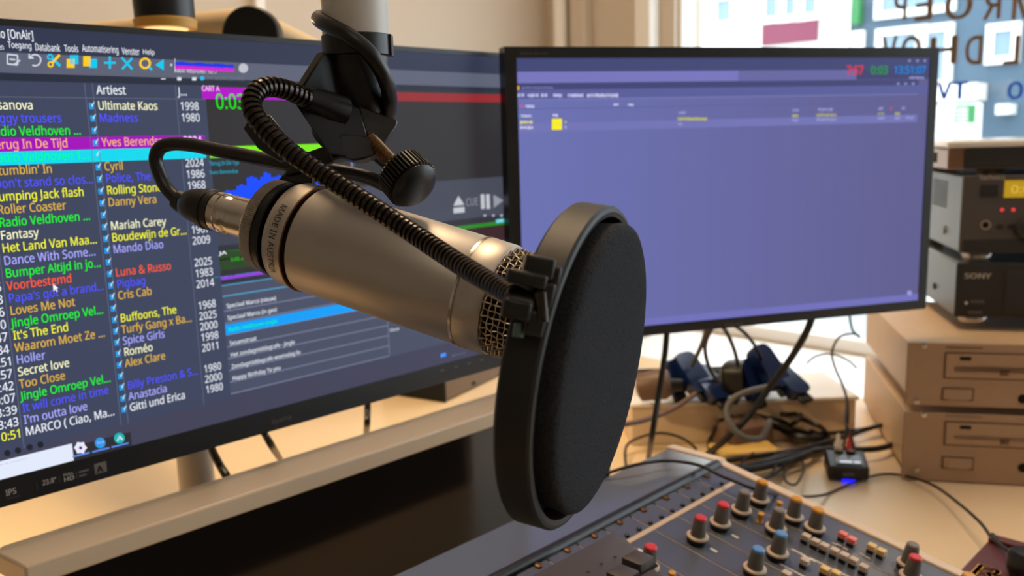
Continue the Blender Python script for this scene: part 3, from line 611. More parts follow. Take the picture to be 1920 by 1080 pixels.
# swivel bracket
pp = lambda *k: [P(*x) for x in k]
g = G()
g.poly(pp((565, 166, .404), (603, 106, .404), (610, 101, .405), (618, 104, .408), (622, 119, .411), (682, 203, .424), (650, 224, .416), (602, 210, .404)), CX*-.0035+CU*.0025+F*.004, M_blkm)
g.poly(pp((552, 193, .394), (602, 205, .398), (672, 200, .410), (692, 262, .409), (655, 296, .400), (617, 288, .395)), F*.003, M_blkm)
g.poly(pp((672, 198, .412), (740, 222, .416), (745, 227, .416), (743, 237, .415), (715, 276, .411), (690, 262, .408)), F*.003, M_blkm)
obj('bracket_plate', g, t, bevel=.0008)
g = G(); g.poly(pp((617, 288, .398), (622, 301, .398), (634, 298, .399), (642, 294, .399), (652, 298, .399), (664, 301, .400), (680, 299, .402), (696, 293, .404), (706, 287, .406), (714, 276, .410), (690, 255, .409), (640, 250, .400)), F*.012, M_blk); obj('bracket_foot', g, t, bevel=.001)
g = G(); g.lathe(zframe(P(655, 222, .425), CU*.6+CX*.5-F*.6), [(-.014, .013), (-.013, .0145), (.010, .0145), (.012, .012)], M_blk, 32); obj('swivel_knuckle', g, t)
g = G(); g.poly(pp((676, 200, .440), (712, 157, .445), (722, 166, .445), (700, 214, .440)), F*.004, M_brown); obj('bracket_lug', g, t)
g = G(); g.poly(pp((455, 241, .430), (470, 214, .425), (505, 215, .42), (552, 272, .42), (545, 300, .425), (523, 303, .43), (483, 278, .432)), F*.004, M_blkm); obj('side_blade', g, t, bevel=.0008)
g = G(); MFh = MF
g.lathe(MFh, [(-.0211, .0170), (-.0211, .0236), (-.0205, .0242), (-.0172, .0244), (-.0166, .0238), (-.0166, .0170)], M_blkm, 64); obj('holder_ring', g, t)
g = G(); g.poly(pp((508, 352, .442), (538, 318, .438), (584, 306, .432), (586, 352, .432), (560, 362, .436), (520, 392, .442)), F*.009, M_blkm); g.poly(pp((530, 330, .434), (560, 290, .428), (640, 262, .416), (650, 290, .416), (586, 322, .430)), F*.006, M_blkm); obj('holder_neck', g, t, bevel=.001)
# thumb screw
KA = (P(752, 322, .399)-P(692, 258, .412)).normalized(); g = G(); K0 = P(688, 254, .413); KE = P(752, 322, .399); kl = (KE-K0).length; zs = []
n_ = 22
for i in range(n_): zs += [(kl*i/n_, .0029), (kl*(i+.5)/n_, .0034)]
g.lathe(zframe(K0, KA), zs, M_brass, 16); obj('thumb_screw', g, t, smooth=30)
g = G(); KM = zframe(KE, KA, -KE); vs = []; fs = []; n2 = 120
for z_, r_, kk in ((-.0005, .0095, 0), (0, .0122, 1), (.0100, .0126, 1), (.0102, .0114, 0), (.0112, .0116, 0), (.0130, .0102, 0), (.0146, .0060, 0), (.0150, .001, 0)):
    for i in range(n2):
        rr = r_-(.0013 if kk and i % 3 == 0 else 0); q = 2*math.pi*i/n2; vs.append(KM @ V((rr*math.cos(q), rr*math.sin(q), z_)))
for k in range(7):
    for i in range(n2): j = (i+1) % n2; fs.append((k*n2+i, k*n2+j, (k+1)*n2+j, (k+1)*n2+i))
fs += [tuple(range(n2-1, -1, -1)), tuple(range(7*n2, 8*n2))]
g.add(vs, fs, M_blk); obj('knob', g, t, smooth=35)
# ================================================================ microphone cable with its plug
t = thing('microphone_cable', 'black cable with a silver plug looping from the microphone tail to the bracket', 'cable', P(400, 395, .47))
XF = zframe(MF @ V((0, 0, -.028)), AX+CU*.05, -MT)
g = G(); g.lathe(XF, [(-.0330, .0098), (-.0325, .0104), (-.0290, .0104), (-.0285, .0099), (-.0265, .0099), (-.0260, .0104), (-.0235, .0104), (-.0230, .0100), (-.0210, .0100), (-.0205, .0105), (-.002, .0104), (.002, .0104)], M_mic2, 40); obj('plug_shell', g, t)
g = G(); g.lathe(XF, [(-.0410, .0100), (-.0405, .0108), (-.0378, .0108), (-.0375, .0102), (-.0362, .0102), (-.0359, .0108), (-.0330, .0106)], M_blk, 40); obj('plug_collar', g, t)
g = G(); bp = [XF @ V((0, 0, -.0400)), XF @ V((0, 0, -.048)), P(356, 386, .468), P(330, 373, .470)]
g.tube(smooth_path(bp, 6), .008, M_rub, 24, rf=lambda k, N: .0105-.0052*k/(N-1)); obj('strain_relief', g, t)
cp = [P(331, 373, .470), P(312, 352, .471), P(299, 325, .471), P(292, 298, .470), P(300, 278, .468), P(322, 270, .466), P(360, 272, .462), P(410, 282, .456), P(470, 294, .448), P(530, 306, .441), P(580, 314, .440), P(640, 322, .446), P(690, 333, .45), P(735, 352, .452), P(768, 352, .455), P(772, 338, .46), P(740, 316, .455), P(706, 288, .448), P(700, 258, .442), P(716, 230, .436), P(730, 205, .424), P(729, 172, .410), P(716, 135, .400), P(690, 97, .394), P(655, 68, .392), P(622, 50, .396), P(603, 40, .404), P(598, 34, .420), P(612, 30, .438), P(650, 10, .446), P(668, -40, .446), P(668, -160, .446)]
g = G(); g.tube(smooth_path(cp, 8), .0037, M_rub, 16); obj('cord', g, t)
# ================================================================ second boom arm behind the left monitor
t = thing('boom_arm', 'beige jointed boom arm with a black pivot disc above the left monitor', 'arm', P(468, 60, .98))
g = G(); g.tube([P(40, 75, 1.0), P(300, 55, .99), P(452, 44, .98)], .0155, M_beige, 20, rf=lambda k, N: (.011, .0145, .0165)[k]); obj('left_tube', g, t)
g = G(); g.tube([P(476, 46, .985), P(640, 124, 1.06), P(700, 150, 1.09)], .0165, M_beige, 20); obj('right_tube', g, t)
g = G(); dm = zframe(P(470, 66, .955), -F+CU*-.2, CX); g.lathe(dm, [(-.020, .030), (-.018, .0312), (0, .0312), (.0015, .0295)], M_blk, 48); g.box(dm, -.02, -.012, .0015, .026, -.004, .004, M_blk); obj('pivot_disc', g, t)
j0 = P(468, 72, .99); j1 = A*j0.dot(A) + B*(BW+.001) + Z*(j0.z-.02); g = G(); g.tube([j0, j1], .012, M_beige, 20); obj('wall_strut', g, t)
# ================================================================ desk lamp: black shade with a gold rim on a pale post
lp = P(311, 50, .80); post = ab(.3361, -.76, 0); lz = lp.z
t = thing('desk_lamp', 'black lamp shade with a golden lower rim above the left monitor', 'lamp', V((post.x, post.y, DZ)))
lt = V((lp.x, lp.y, lz))
obj('shade', G().lathe(zframe(lt, Z), [(.0065, .0262), (.20, .0290)], M_blk, 48), t)
obj('gold_rim', G().lathe(zframe(lt, Z), [(-.002, .0268), (.0055, .0278), (.0064, .0265)], M_gold, 48), t)
obj('bulb', G().lathe(zframe(lt, Z), [(-.006, .012), (-.0022, .020)], mat('bulb_glow', (255, 214, 140), .5, emit=1.3), 24), t)
obj('post', G().lathe(zframe(V((post.x, post.y, DZ)), Z), [(0, .045), (.012, .045), (.014, .0165), (.40, .0150)], M_boom, 32), t)
obj('post_bracket', G().tube(smooth_path([V((post.x, post.y, DZ+.39)), V((post.x, post.y, DZ+.44)), lt+V((-.02, .075, -.04)), lt+V((-.02, .080, .05)), lt+V((0, .06, .12)), lt+V((0, .02, .13))], 6), .007, M_blk, 12), t)
# ================================================================ mixing desk
tl = math.radians(10); MO = ab(.675, -.41, -.303); VB = B*math.cos(tl) - Z*math.sin(tl); MX = Plane(MO, A, -VB)   # its sloping face
MXM = MX.M()
t = mixer = thing('mixing_console', 'dark mixing console with coloured knobs and a pale wooden side cheek', 'mixer', ab(.4, -.25, DZ))
def side(a0, a1, off, b0=-.468):
    z0 = -.300+off; pts = [(b0, DZ+.002), (b0, z0), (-.41, z0), (-.41+.0005, -.303+off), (-.03, -.303-math.tan(tl)*.38+off), (-.03, DZ+.002)]
    g = G(); m_ = frame(A*a0, B, Z); g.prism(m_, pts, 0, -(a1-a0), M_wood); return g
obj('wooden_cheek', side(.6755, .6865, .0012, -.470), t, bevel=.002)
obj('wooden_cheek', side(.040, .0545, .003, -.470), t, bevel=.002)
g = G(); pts = [(-.466, DZ+.004), (-.466, -.306), (-.41, -.309), (-.03, -.309-math.tan(tl)*.38), (-.03, DZ+.004)]
g.prism(frame(A*.055, B, Z), pts, 0, -.62, M_blk); obj('case', g, t)
obj('hood_plate', abbox(G(), .0550, .6752, -.467, -.412, -.3055, -.300, M_hood), t, bevel=.0012)
g = G(); g.tube([ab(.0552, -.4125, -.3030), ab(.675, -.4125, -.3030)], .0052, M_rub, 16); obj('hood_lip', g, t)
for i in range(18):                                   # channel strips, gaps between them
    a1 = -.0008-.0330*i - (.0085 if i else 0); a0 = -.0330*(i+1)-.0085+.0006
    if a1 < -.62: break
    a0 = max(a0, -.62)
    obj('channel_strip', G().box(MXM, a0, -.380, -.006, a1, -.0005, 0, M_mixs), t, bevel=.0003, seg=1)
g = G()
for i in range(18):
    u = -.0085-.0330*(i+1); g.flat(MX, u-.0012, -.38, u-.0006, -.006, .0003, M_key)
obj('channel_lines', g, t, smooth=0, kind='stuff')
obj('label_strip', G().box(MXM, -.1745, -.0282, .0001, -.0195, -.0238, .0006, M_kfl), t)
def mesh(name, g, smooth=40):
    me = bpy.data.meshes.new(name); me.from_pydata(g.v, [], g.f)
    for mt in g.mats: me.materials.append(mt)
    me.polygons.foreach_set('material_index', g.m); me.validate(); me.update()
    me.polygons.foreach_set('use_smooth', [True]*len(me.polygons)); me.set_sharp_from_angle(angle=math.radians(smooth)); return me
def inst(name, me, M, parent, top=False):
    o = bpy.data.objects.new(name, me); C.objects.link(o); o.parent = parent
    o.matrix_local = M if top else Matrix.Translation(-V(parent['org'])) @ M
    return o
I4 = Matrix.Identity(4)
g = G(); g.lathe(I4, [(0, .0078), (.0042, .0084), (.0046, .0084)], M_blk, 28); skirt = mesh('skirt', g)
g = G(); g.lathe(I4, [(.0046, .0085), (.0060, .0085), (.0066, .0072)], M_kfl, 28); flange = mesh('flange', g)
g = G(); g.lathe(I4, [(.0062, .0060), (.0195, .0050), (.0202, .0046)], M_knob, 24); kbody = mesh('knob', g)
caps = {}
for nm, mt in (('red', M_red), ('orange', M_orange), ('blue', M_blue), ('grey', M_gcap)):
    g = G(); g.lathe(I4, [(.0200, .0047), (.0216, .0047), (.0224, .0040), (.0226, .002)], mt, 24); caps[nm] = mesh('cap', g)
g = G()
for i in range(11): q = math.radians(-60+30*i); g.box(Matrix.Rotation(q, 4, 'Z'), .0098, -.0003, .0001, .0114, .0003, .0003, M_printd)
ticks = mesh('scale_ticks', g)
def knob(u, v, col):
    M = MX.M(u, v); k = inst('knob', kbody, M, mixer); k['org'] = [0, 0, 0]
    for nm, me in (('skirt', skirt), ('flange', flange), ('cap', caps[col]), ('scale_ticks', ticks)):
        c = inst(nm, me, I4, k, True)
        if nm == 'scale_ticks': c['kind'] = 'stuff'
for u, v, c in ((-.1275, -.0588, 'red'), (-.0945, -.0588, 'red'), (-.0620, -.0588, 'grey'), (-.0325, -.0588, 'orange'), (-.1925, -.0588, 'red'),
                (-.0637, -.0914, 'grey'), (-.0345, -.0914, 'orange'), (-.0358, -.1112, 'orange'), (-.1290, -.1098, 'blue'), (-.0950, -.1098, 'blue'),
                (-.0230, -.1820, 'grey'), (-.0390, -.1900, 'red'), (-.0620, -.2200, 'grey'), (-.0300, -.2250, 'orange')):
    knob(u, v, c)
keys = {}
for nm, mt in (('beige', M_key), ('yellow', M_keyy), ('red', M_keyr)):
    g = G(); g.box(I4, -.0027, -.0028, 0, .0027, .0028, .0034, M_blk); g.rbox(I4, -.0030, -.0032, .0034, .0030, .0032, .0076, .0004, mt, 1, .0005); keys[nm] = mesh('push_button', g)
def key(px, py, c): u, v = MX.hit(px, py+9); inst('push_button', keys[c], MX.M(u, v), mixer)
for p in ((1509, 1009), (1526.5, 1018.6), (1543, 1027), (1562, 1036), (1580, 1045), (1598, 1054), (1617, 1067), (1507, 1055), (1472, 1080)): key(*p, 'beige')
for p in ((1632, 1027.5), (1650, 1037), (1544, 1071), (1565, 1079)): key(*p, 'yellow')
for p in ((1578, 1005), (1595, 1015)): key(*p, 'red')
g = G()
for x, y in ((1497, 1036), (1515, 1046), (1532, 1053), (1550, 1062), (1568, 1071), (1586, 1079)):
    u, v = MX.hit(x, y); g.box(MX.M(u, v), -.0007, -.006, .0001, .0007, .006, .0003, M_print)
for x, y in ((1565, 1020), (1573, 1022), (1585, 1029), (1617, 1040), (1627, 1046)):
    u, v = MX.hit(x, y); g.box(MX.M(u, v), -.0007, -.002, .0001, .0007, .002, .0003, M_print)
u, v = MX.hit(1482, 1068); g.box(MX.M(u, v), -.0008, -.012, .0001, .0008, .010, .0003, M_print)
for x, y in ((1378, 1006), (1338, 1032), (1202, 1033)): u, v = MX.hit(x, y); g.box(MX.M(u, v), -.0012, -.003, .0001, .0012, .003, .0003, M_print)
obj('panel_print', g, t, smooth=0, kind='stuff')
g = G(); g.lathe(I4, [(0, .0030), (.0012, .0028), (.0016, .0014)], M_brass, 12); scw = mesh('screw', g)
g = G(); g.lathe(I4, [(0, .0020), (.002, .0020), (.0026, .0008)], M_blk, 10); led = mesh('indicator', g)
g = G(); g.lathe(I4, [(0, .0026), (.001, .0026), (.0012, .0016), (.006, .0016), (.0062, .0026), (.0085, .0026), (.009, .0016)], M_orange, 14); stub = mesh('push_stub', g)
for i in range(9):
    inst('screw', scw, MX.M(-.0285-.0318*i, -.0050, .0002), mixer)
for i in range(11): inst('indicator', led, MX.M(-.0295-.0152*i, -.0205), mixer)
for x, y in ((1459, 958), (1424, 980), (1257, 1092)): u, v = MX.hit(x, y); inst('push_stub', stub, MX.M(u, v), mixer)
# ================================================================ control unit standing on the console
CP = Plane(V((0, 0, -.285)), A, -B); CPM = CP.M()
t = thing('control_unit', 'dark brown control unit with black keys at the lower edge of the picture', 'controller', ab(.37, -.33, -.33))
out = [CP.hit(x, y) for x, y in ((1147, 998), (1160, 1001), (1172, 1008), (1205, 1040), (1245, 1085), (1275, 1140))]; out = [(o[0], o[1]) for o in out]
u0 = out[-1][0]; out += [(u0-.02, .24), (.22, .24), (.22, out[0][1])]
g = G(); g.prism(CPM, out, -.0240, 0, M_ctrl, .0015); obj('housing', g, t)
obj('front_foot', G().box(CPM, .25, .242, -.0455, .40, .256, -.0242, M_rub), t)
for x, y in ((1196, 1062), (1226, 1102), (1168, 1090)):
    u, v = CP.hit(x, y); k = obj('key', G().rbox(CPM, u-.008, v-.008, .0002, u+.008, v+.008, .007, .0015, M_ctrl, 3, .001), t)
    obj('key_well', G().box(CPM, u-.0098, v-.0098, -.0002, u+.0098, v+.0098, .0008, M_dark), t)
for x, y in ((1128, 1057), (1154, 1044), (1103, 1072), (1193, 1058)):
    u, v = CP.hit(x, y); obj('screw', G().lathe(CP.M(u, v), [(0, .0014), (.0005, .0012)], M_brass, 10), t)
# ================================================================ equipment stack on the right
yw = math.radians(-12.5); dS = V((math.cos(yw), math.sin(yw), 0)); bS = Z.cross(dS)                 # dS along the fronts, bS to the back
CC = hz(1690, 893, -.415)
FS = Plane(CC, dS, Z); SM = frame(CC, dS, bS)                                                       # x along front, y to the back, z up
def player(name, z0, z1, yo, label, group):
    t = thing(name, label, 'disc player', CC + Z*(z0-CC.z) + dS*.2 + bS*.1, group); zl = z0-CC.z; zh = z1-CC.z
    obj('case', G().box(SM, .006, .004, zl+.008, .46, .30, zh-.006, M_cds), t, bevel=.001)
    obj('front_plate', G().box(SM, 0, 0, zl+.001, .466, .004, zh, M_cd), t, bevel=.0012)
    def inset(nm, x0, y0, x1, y1, mt=M_cd, dep=.0006, line=.0009):
        r = FS.rect(x0, y0+yo, x1, y1+yo); o = obj(nm, G().box(FS.M(), r[0], r[1], .0002, r[2], r[3], line, M_cdd), t, bevel=.0008)
        obj(nm+'_face', G().box(FS.M(), r[0]+.0018, r[1]+.0016, .0009, r[2]-.0018, r[3]-.0016, .0012+dep, mt), o, bevel=.0006); return r
    inset('tray_panel', 1771, 660, 2010, 716); r = inset('disc_tray', 1786, 682, 1990, 705); inset('power_button', 1766, 726, 1825, 752); r = FS.rect(1777, 735+yo, 1815, 750+yo)
    obj('button_face', G().box(FS.M(), r[0], r[1], .0018, r[2], r[3], .0030, M_cd), t, bevel=.0006)
    r = FS.rect(1799, 668+yo, 1820, 675+yo); obj('slot', G().box(FS.M(), r[0], r[1], .0018, r[2], r[3], .0022, M_dark), t)
    g = G(); textfit(g, FS, 1873, 704+yo, 1892, 694+yo, 'disc', M_cdd, .0022, .03); r = FS.rect(1873, 693+yo, 1892, 696+yo); g.flat(FS, r[0], r[1], r[2], r[3], .0022, M_cdd); r = FS.rect(1773, 650+yo, 1842, 654+yo); g.flat(FS, *r, .0002, M_cdd); obj('front_print', g, t, smooth=0, kind='stuff')
    u, v = FS.hit(1918, 748+yo); obj('headphone_socket', G().lathe(FS.M(u, v, .0002), [(0, .0055), (.0012, .0052)], M_dark, 20), t)
    for x, y in ((1732, 648), (1718, 752)): u, v = FS.hit(x, y+yo); obj('rack_screw', G().lathe(FS.M(u, v, .0002), [(0, .0038), (.0012, .0034), (.0016, .0015)], M_silver, 14), t)
    for x_, y_ in ((.03, .03), (.43, .03), (.43, .27), (.03, .27)): obj('foot', G().lathe(zframe(SM @ V((x_, y_, zl)), Z), [(0, .008), (.009, .009)], M_blk, 16), t)
    return t
player('disc_player', -.3262, -.2488, 0, 'upper beige disc player of the two, directly under the dark decks', 'beige disc players')
player('disc_player', DZ, -.3338, 129, 'lower beige disc player of the two, standing on the desk', 'beige disc players')
# decks on the players
DC = hz(1788, 610, -.2488); DS = Plane(DC, dS, Z); DM = frame(DC, dS, bS)
def rel(z): return z-DC.z
def feet(t, z, xs=(.03, .33), h=.012):
    for x_ in xs:
        for y_ in (.03, .25): obj('foot', G().lathe(zframe(DM @ V((x_, y_, rel(z))), Z), [(0, .016), (h*.6, .017), (h, .014)], M_silver, 20), t)
t = thing('tape_deck', 'lower dark deck with grey sides under the deck with the amber display', 'deck', DM @ V((.18, .14, rel(-.2488))))
feet(t, -.2488)
obj('case', G().box(DM, 0, .002, rel(-.2370), .36, .29, rel(-.1680), M_deck), t, bevel=.002)
obj('front_panel', G().box(DM, -.001, -.004, rel(-.2375), .361, .002, rel(-.1675), M_deckf2), t, bevel=.002)
obj('front_door', G().box(DM, .055, -.006, rel(-.232), .30, -.004, rel(-.178), M_deckf2), t, bevel=.002)
g = G(); textfit(g, DS, 1806, 521, 1857, 511, 'SONY', M_print, .0048, .03); obj('front_print', g, t, smooth=0, kind='stuff')
for x, y in ((1830, 565), (1826, 585)): u, v = DS.hit(x, y); obj('button', G().box(DS.M(u, v), -.008, -.002, .004, .008, .002, .0055, M_deckf), t, bevel=.0006)
u, v = DS.hit(1810, 567); obj('lamp', G().lathe(DS.M(u, v, .004), [(0, .002), (.001, .0018)], M_print, 10), t)
obj('side_screw', G().lathe(zframe(DM @ V((0, .10, rel(-.215))), -dS), [(0, .0045), (.002, .004)], M_dark, 14), t)
t = thing('deck', 'upper dark deck with an amber display and two red lights on the equipment stack', 'deck', DM @ V((.18, .14, rel(-.1680))))
feet(t, -.1680)
obj('case', G().box(DM, .002, .002, rel(-.1555), .36, .29, rel(-.0600), M_deck), t, bevel=.002)
obj('front_panel', G().box(DM, 0, -.004, rel(-.1560), .361, .002, rel(-.0595), M_deckf), t, bevel=.002)
r = DS.rect(1800, 458, 1920, 490); obj('lower_rail', G().box(DM, .004, -.0055, rel(-.1555), .357, -.004, rel(-.138), M_deckf2), t, bevel=.001)
r = DS.rect(1882, 338, 1960, 369); d_ = obj('display', G().box(DS.M(), r[0], r[1], .004, r[2], r[3], .0052, em((190, 150, 34), .9)), t)
g = G(); textfit(g, DS, 1893, 362, 1945, 346, '0:00', em((232, 190, 70)), .0056, .0); obj('display_print', g, d_, smooth=0, kind='stuff')
g = G(); textfit(g, DS, 1833, 337, 1882, 327, 'Technics', M_print, .0048, .015); obj('front_print', g, t, smooth=0, kind='stuff')
r = DS.rect(1836, 346, 1869, 369); obj('button', G().box(DS.M(), r[0], r[1], .004, r[2], r[3], .0052, M_deckf2), t, bevel=.0008)
for x in (1877, 1898): u, v = DS.hit(x, 393); obj('red_light', G().lathe(DS.M(u, v, .004), [(0, .0022), (.001, .0018)], em((255, 60, 70)), 12), t)
for x in (1873, 1893): u, v = DS.hit(x, 424); obj('button', G().box(DS.M(u, v), -.004, -.003, .004, .004, .003, .0058, M_deckf2), t, bevel=.0006)
u, v = DS.hit(1845, 421); k = obj('headphone_socket', G().lathe(DS.M(u, v, .004), [(0, .0072), (.0022, .0066), (.0022, .0036)], M_silver, 24, cap=False), t); obj('socket_hole', G().lathe(DS.M(u, v, .004), [(0, .0040), (.0008, .0038)], M_dark, 16), k)
u, v = DS.hit(1918, 428); obj('dial', G().lathe(DS.M(u, v, .004), [(0, .012), (.010, .011), (.011, .009)], M_deckf2, 28), t)
vm = frame(DM @ V((0.002, 0, rel(-.12))), bS*-1, Z)      # vents and screw on the grey side
for k in range(9): obj('vent_slot', G().box(frame(DM @ V((.002, .06, rel(-.105))), bS, Z), .012, .004*k, -.0005, .085, .004*k+.0018, .0006, M_dark), t)
obj('side_screw', G().lathe(zframe(DM @ V((.002, .075, rel(-.135))), -dS), [(0, .0055), (.002, .005)], M_printd, 14), t)
M_rec = mat('receiver_metal', (150, 118, 98), .35, metal=.6, noise=.06, scale=60); t = thing('receiver', 'flat silver edged device on top of the equipment stack by the window', 'device', DM @ V((.18, .14, rel(-.06))))
feet(t, -.0600, (.04, .33), .008)
obj('case', G().box(DM, -.018, -.002, rel(-.0520), .38, .26, rel(-.0260), M_rec), t, bevel=.002)
obj('top_cover', G().box(DM, -.020, -.006, rel(-.0258), .382, .262, rel(-.0170), mat('window_sheen_white', (236, 236, 236), .12, noise=.01, scale=20)), t, bevel=.003)  # white cover colour stands in for the window reflected at a grazing angle
obj('front_panel', G().box(DM, .0, -.0045, rel(-.051), .37, -.002, rel(-.0265), M_deckf2), t, bevel=.001)
for k in range(7): obj('vent_slot', G().box(frame(DM @ V((-.018, .05, rel(-.048))), bS, Z), .028*k, .003, -.0005, .028*k+.02, .016, .0006, M_dark), t)
# ================================================================ long beige cable box, adapters and cables behind the right monitor
R0 = hz(1184, 757, -.36); R1 = hz(1606, 742, -.36); dB = (R1-R0).normalized(); bB = Z.cross(dB); BM = frame(V((R0.x, R0.y, DZ)), dB, bB); bl_ = (R1-R0).length
t = thing('cable_box', 'long low beige cable box standing on the desk behind the right monitor', 'box', V((R0.x, R0.y, DZ))+dB*bl_/2+bB*.06)
obj('body', G().box(BM, 0, 0, 0, bl_, .125, .054, M_cap), t, bevel=.002)
obj('lid', G().box(BM, -.003, -.003, .0542, bl_+.003, .128, .0602, M_white), t, bevel=.002)  # window daylight on the beige top, put into the lid's white colour
TOPZ = DZ+.0602
BP = lambda px, py: hz(px, py, TOPZ)
t = thing('power_strip', 'black power strip lying on the beige cable box', 'power strip', BM @ V((bl_/2, .075, .0602)))
obj('body', G().rbox(BM, .02, .050, .0604, bl_-.10, .098, .082, .008, M_blk, 3, .002), t)
for k in range(5): obj('socket', G().lathe(zframe(BM @ V((.04+.033*k, .074, .082)), Z), [(0, .014), (.002, .0135), (.002, .011)], M_dark, 20), t)
def adapter(px, py, ln_, wd, th_, lean, turn, label, mt, extra=None, d=1.19):
    base = BM @ V((0, .074, .083)); p = P(px, py, d)
    t = thing('power_adapter', label, 'adapter', p, 'adapters on the power strip')
    x = (dB*math.cos(turn)+bB*math.sin(turn)); up = (Z*math.cos(lean)-x*math.sin(lean)); m_ = frame(p, x*math.cos(lean)+Z*math.sin(lean), Z.cross(x))
    m_ = frame(p, up, Z.cross(x))
    obj('body', G().rbox(m_, -ln_/2, -wd/2, -th_/2, ln_/2, wd/2, th_/2, min(wd, ln_)*.3, mt, 4, th_*.25), t)
    obj('label', G().rbox(m_, -ln_*.10, -wd*.32, th_/2+.0002, ln_*.30, wd*.32, th_/2+.0008, .003, M_print, 3), t)
    obj('plug_pins', G().box(m_, -ln_/2-.012, -.012, -.004, -ln_/2+.002, .012, .004, M_blk), t, bevel=.003)
    if extra: extra(t, m_, ln_, wd, th_)
    return t
adapter(1264, 706, .046, .030, .016, .35, -.9, 'narrow navy adapter at the left end of the power strip', M_navy)
adapter(1296, 702, .062, .040, .018, .75, -.9, 'navy adapter with a bright lid, second from the left on the power strip', M_navy)
adapter(1326, 722, .060, .042, .018, .95, -.9, 'long navy adapter leaning lowest on the power strip', M_navy)
def lamp_(t, m_, l, w_, h): obj('white_light', G().lathe(frame(m_ @ V((0, 0, h/2)), m_.to_3x3() @ V((1, 0, 0)), m_.to_3x3() @ V((0, 1, 0))), [(0, .0065), (.0015, .006)], M_white, 18), t)
adapter(1378, 708, .046, .046, .030, .1, -.5, 'black round faced adapter with a white button', M_blk, lamp_)
adapter(1408, 712, .058, .036, .018, .45, -.9, 'navy adapter just right of the black round faced one', M_navy)
adapter(1440, 690, .066, .040, .018, .75, -.9, 'tallest navy adapter with a silver band', M_navy)
adapter(1476, 716, .056, .038, .018, 1.0, -.9, 'navy adapter at the right end of the power strip', M_navy)
t = thing('plug', 'round brown transformer plug left of the navy adapters', 'plug', BP(1228, 742))
g = G(); mm = zframe(P(1228, 722, 1.165), dB*.9+Z*.2-bB*.3); g.lathe(mm, [(-.024, .012), (-.020, .019), (.012, .021), (.020, .017), (.022, .008)], M_brown, 28); obj('body', g, t)
g = G(); g.lathe(zframe(P(1262, 722, 1.165), dB), [(-.012, .010), (.012, .008)], M_blk, 16); obj('pins', g, t)
def cable(name, label, pts, r, mt=M_cable, cat='cable', k=8, group=None):
    g = G(); g.tube(smooth_path(pts, k), r, mt, 10); return tag(obj(name, g, smooth=60), label, cat, group)
D = lambda x, y, z=DZ+.004: hz(x, y, z)
cable('monitor_cable', 'thick black cable hanging straight down at the left of the right monitor', [P(1252, 600, 1.0), P(1247, 660, 1.0), P(1235, 740, 1.0), P(1222, 820, .995), D(1216, 858)], .0035)
cable('monitor_cable', 'thick black cable slanting from the right monitor down to the yellow block', [P(1524, 590, 1.02), P(1512, 622, 1.03), P(1484, 670, 1.05), P(1446, 722, 1.07), P(1402, 782, 1.08), P(1358, 826, 1.09), D(1322, 856)], .0042)
cable('power_cable', 'thin grey cable dropping to the second navy adapter', [P(1326, 612, 1.09), P(1318, 640, 1.13), P(1306, 668, 1.16), P(1297, 686, 1.18)], .0030, M_gcable)
cable('power_cable', 'thin grey cable bowing down to the power strip left of the white button', [P(1342, 606, 1.09), P(1328, 628, 1.12), P(1322, 655, 1.15), P(1330, 690, 1.18), P(1346, 716, 1.19)], .0028, M_gcable)
cable('power_cable', 'thin grey cable arching down onto the adapter with the white button', [P(1346, 606, 1.09), P(1362, 622, 1.12), P(1378, 660, 1.16), P(1384, 690, 1.18)], .0028, M_gcable)
cable('power_cable', 'thin dark cable arching from the monitor to the tallest navy adapter', [P(1366, 604, 1.09), P(1394, 622, 1.12), P(1414, 646, 1.16), P(1428, 672, 1.18)], .0024)
cable('power_cable', 'brown flex running left from the brown plug along the cable box', [P(1304, 738, 1.12), P(1270, 762, 1.10), P(1226, 782, 1.08), P(1180, 794, 1.06), P(1120, 800, 1.04)], .0034, M_brown)
cable('grey_cord', 'bent grey cord looping over the front of the cable box', [P(1440, 726, 1.10), P(1404, 734, 1.09), P(1374, 748, 1.085), P(1362, 772, 1.08), P(1372, 800, 1.07), P(1396, 820, 1.06), P(1426, 822, 1.06), P(1438, 800, 1.065), P(1444, 788, 1.07)], .0040, M_gcable)
cable('thin_wire', 'thin dark wire looping beside the upper disc player', [P(1592, 585, 1.2), P(1598, 618, 1.2), P(1612, 632, 1.19), P(1600, 626, 1.19), P(1574, 632, 1.18), P(1560, 660, 1.17), P(1566, 690, 1.15), P(1580, 722, 1.12), P(1590, 760, 1.09), P(1588, 800, 1.07), P(1582, 836, 1.045)], .0016)
cable('thin_wire', 'thin dark wire arching behind the daylit white end of the cable box', [P(1512, 682, 1.22), P(1530, 668, 1.22), P(1560, 664, 1.22), P(1590, 676, 1.21), P(1606, 690, 1.19)], .0014)
cable('audio_lead', 'thin black lead standing up behind the red plug', [P(1600, 842, 1.03), P(1594, 812, 1.05), P(1586, 790, 1.07), P(1588, 756, 1.10)], .0016)
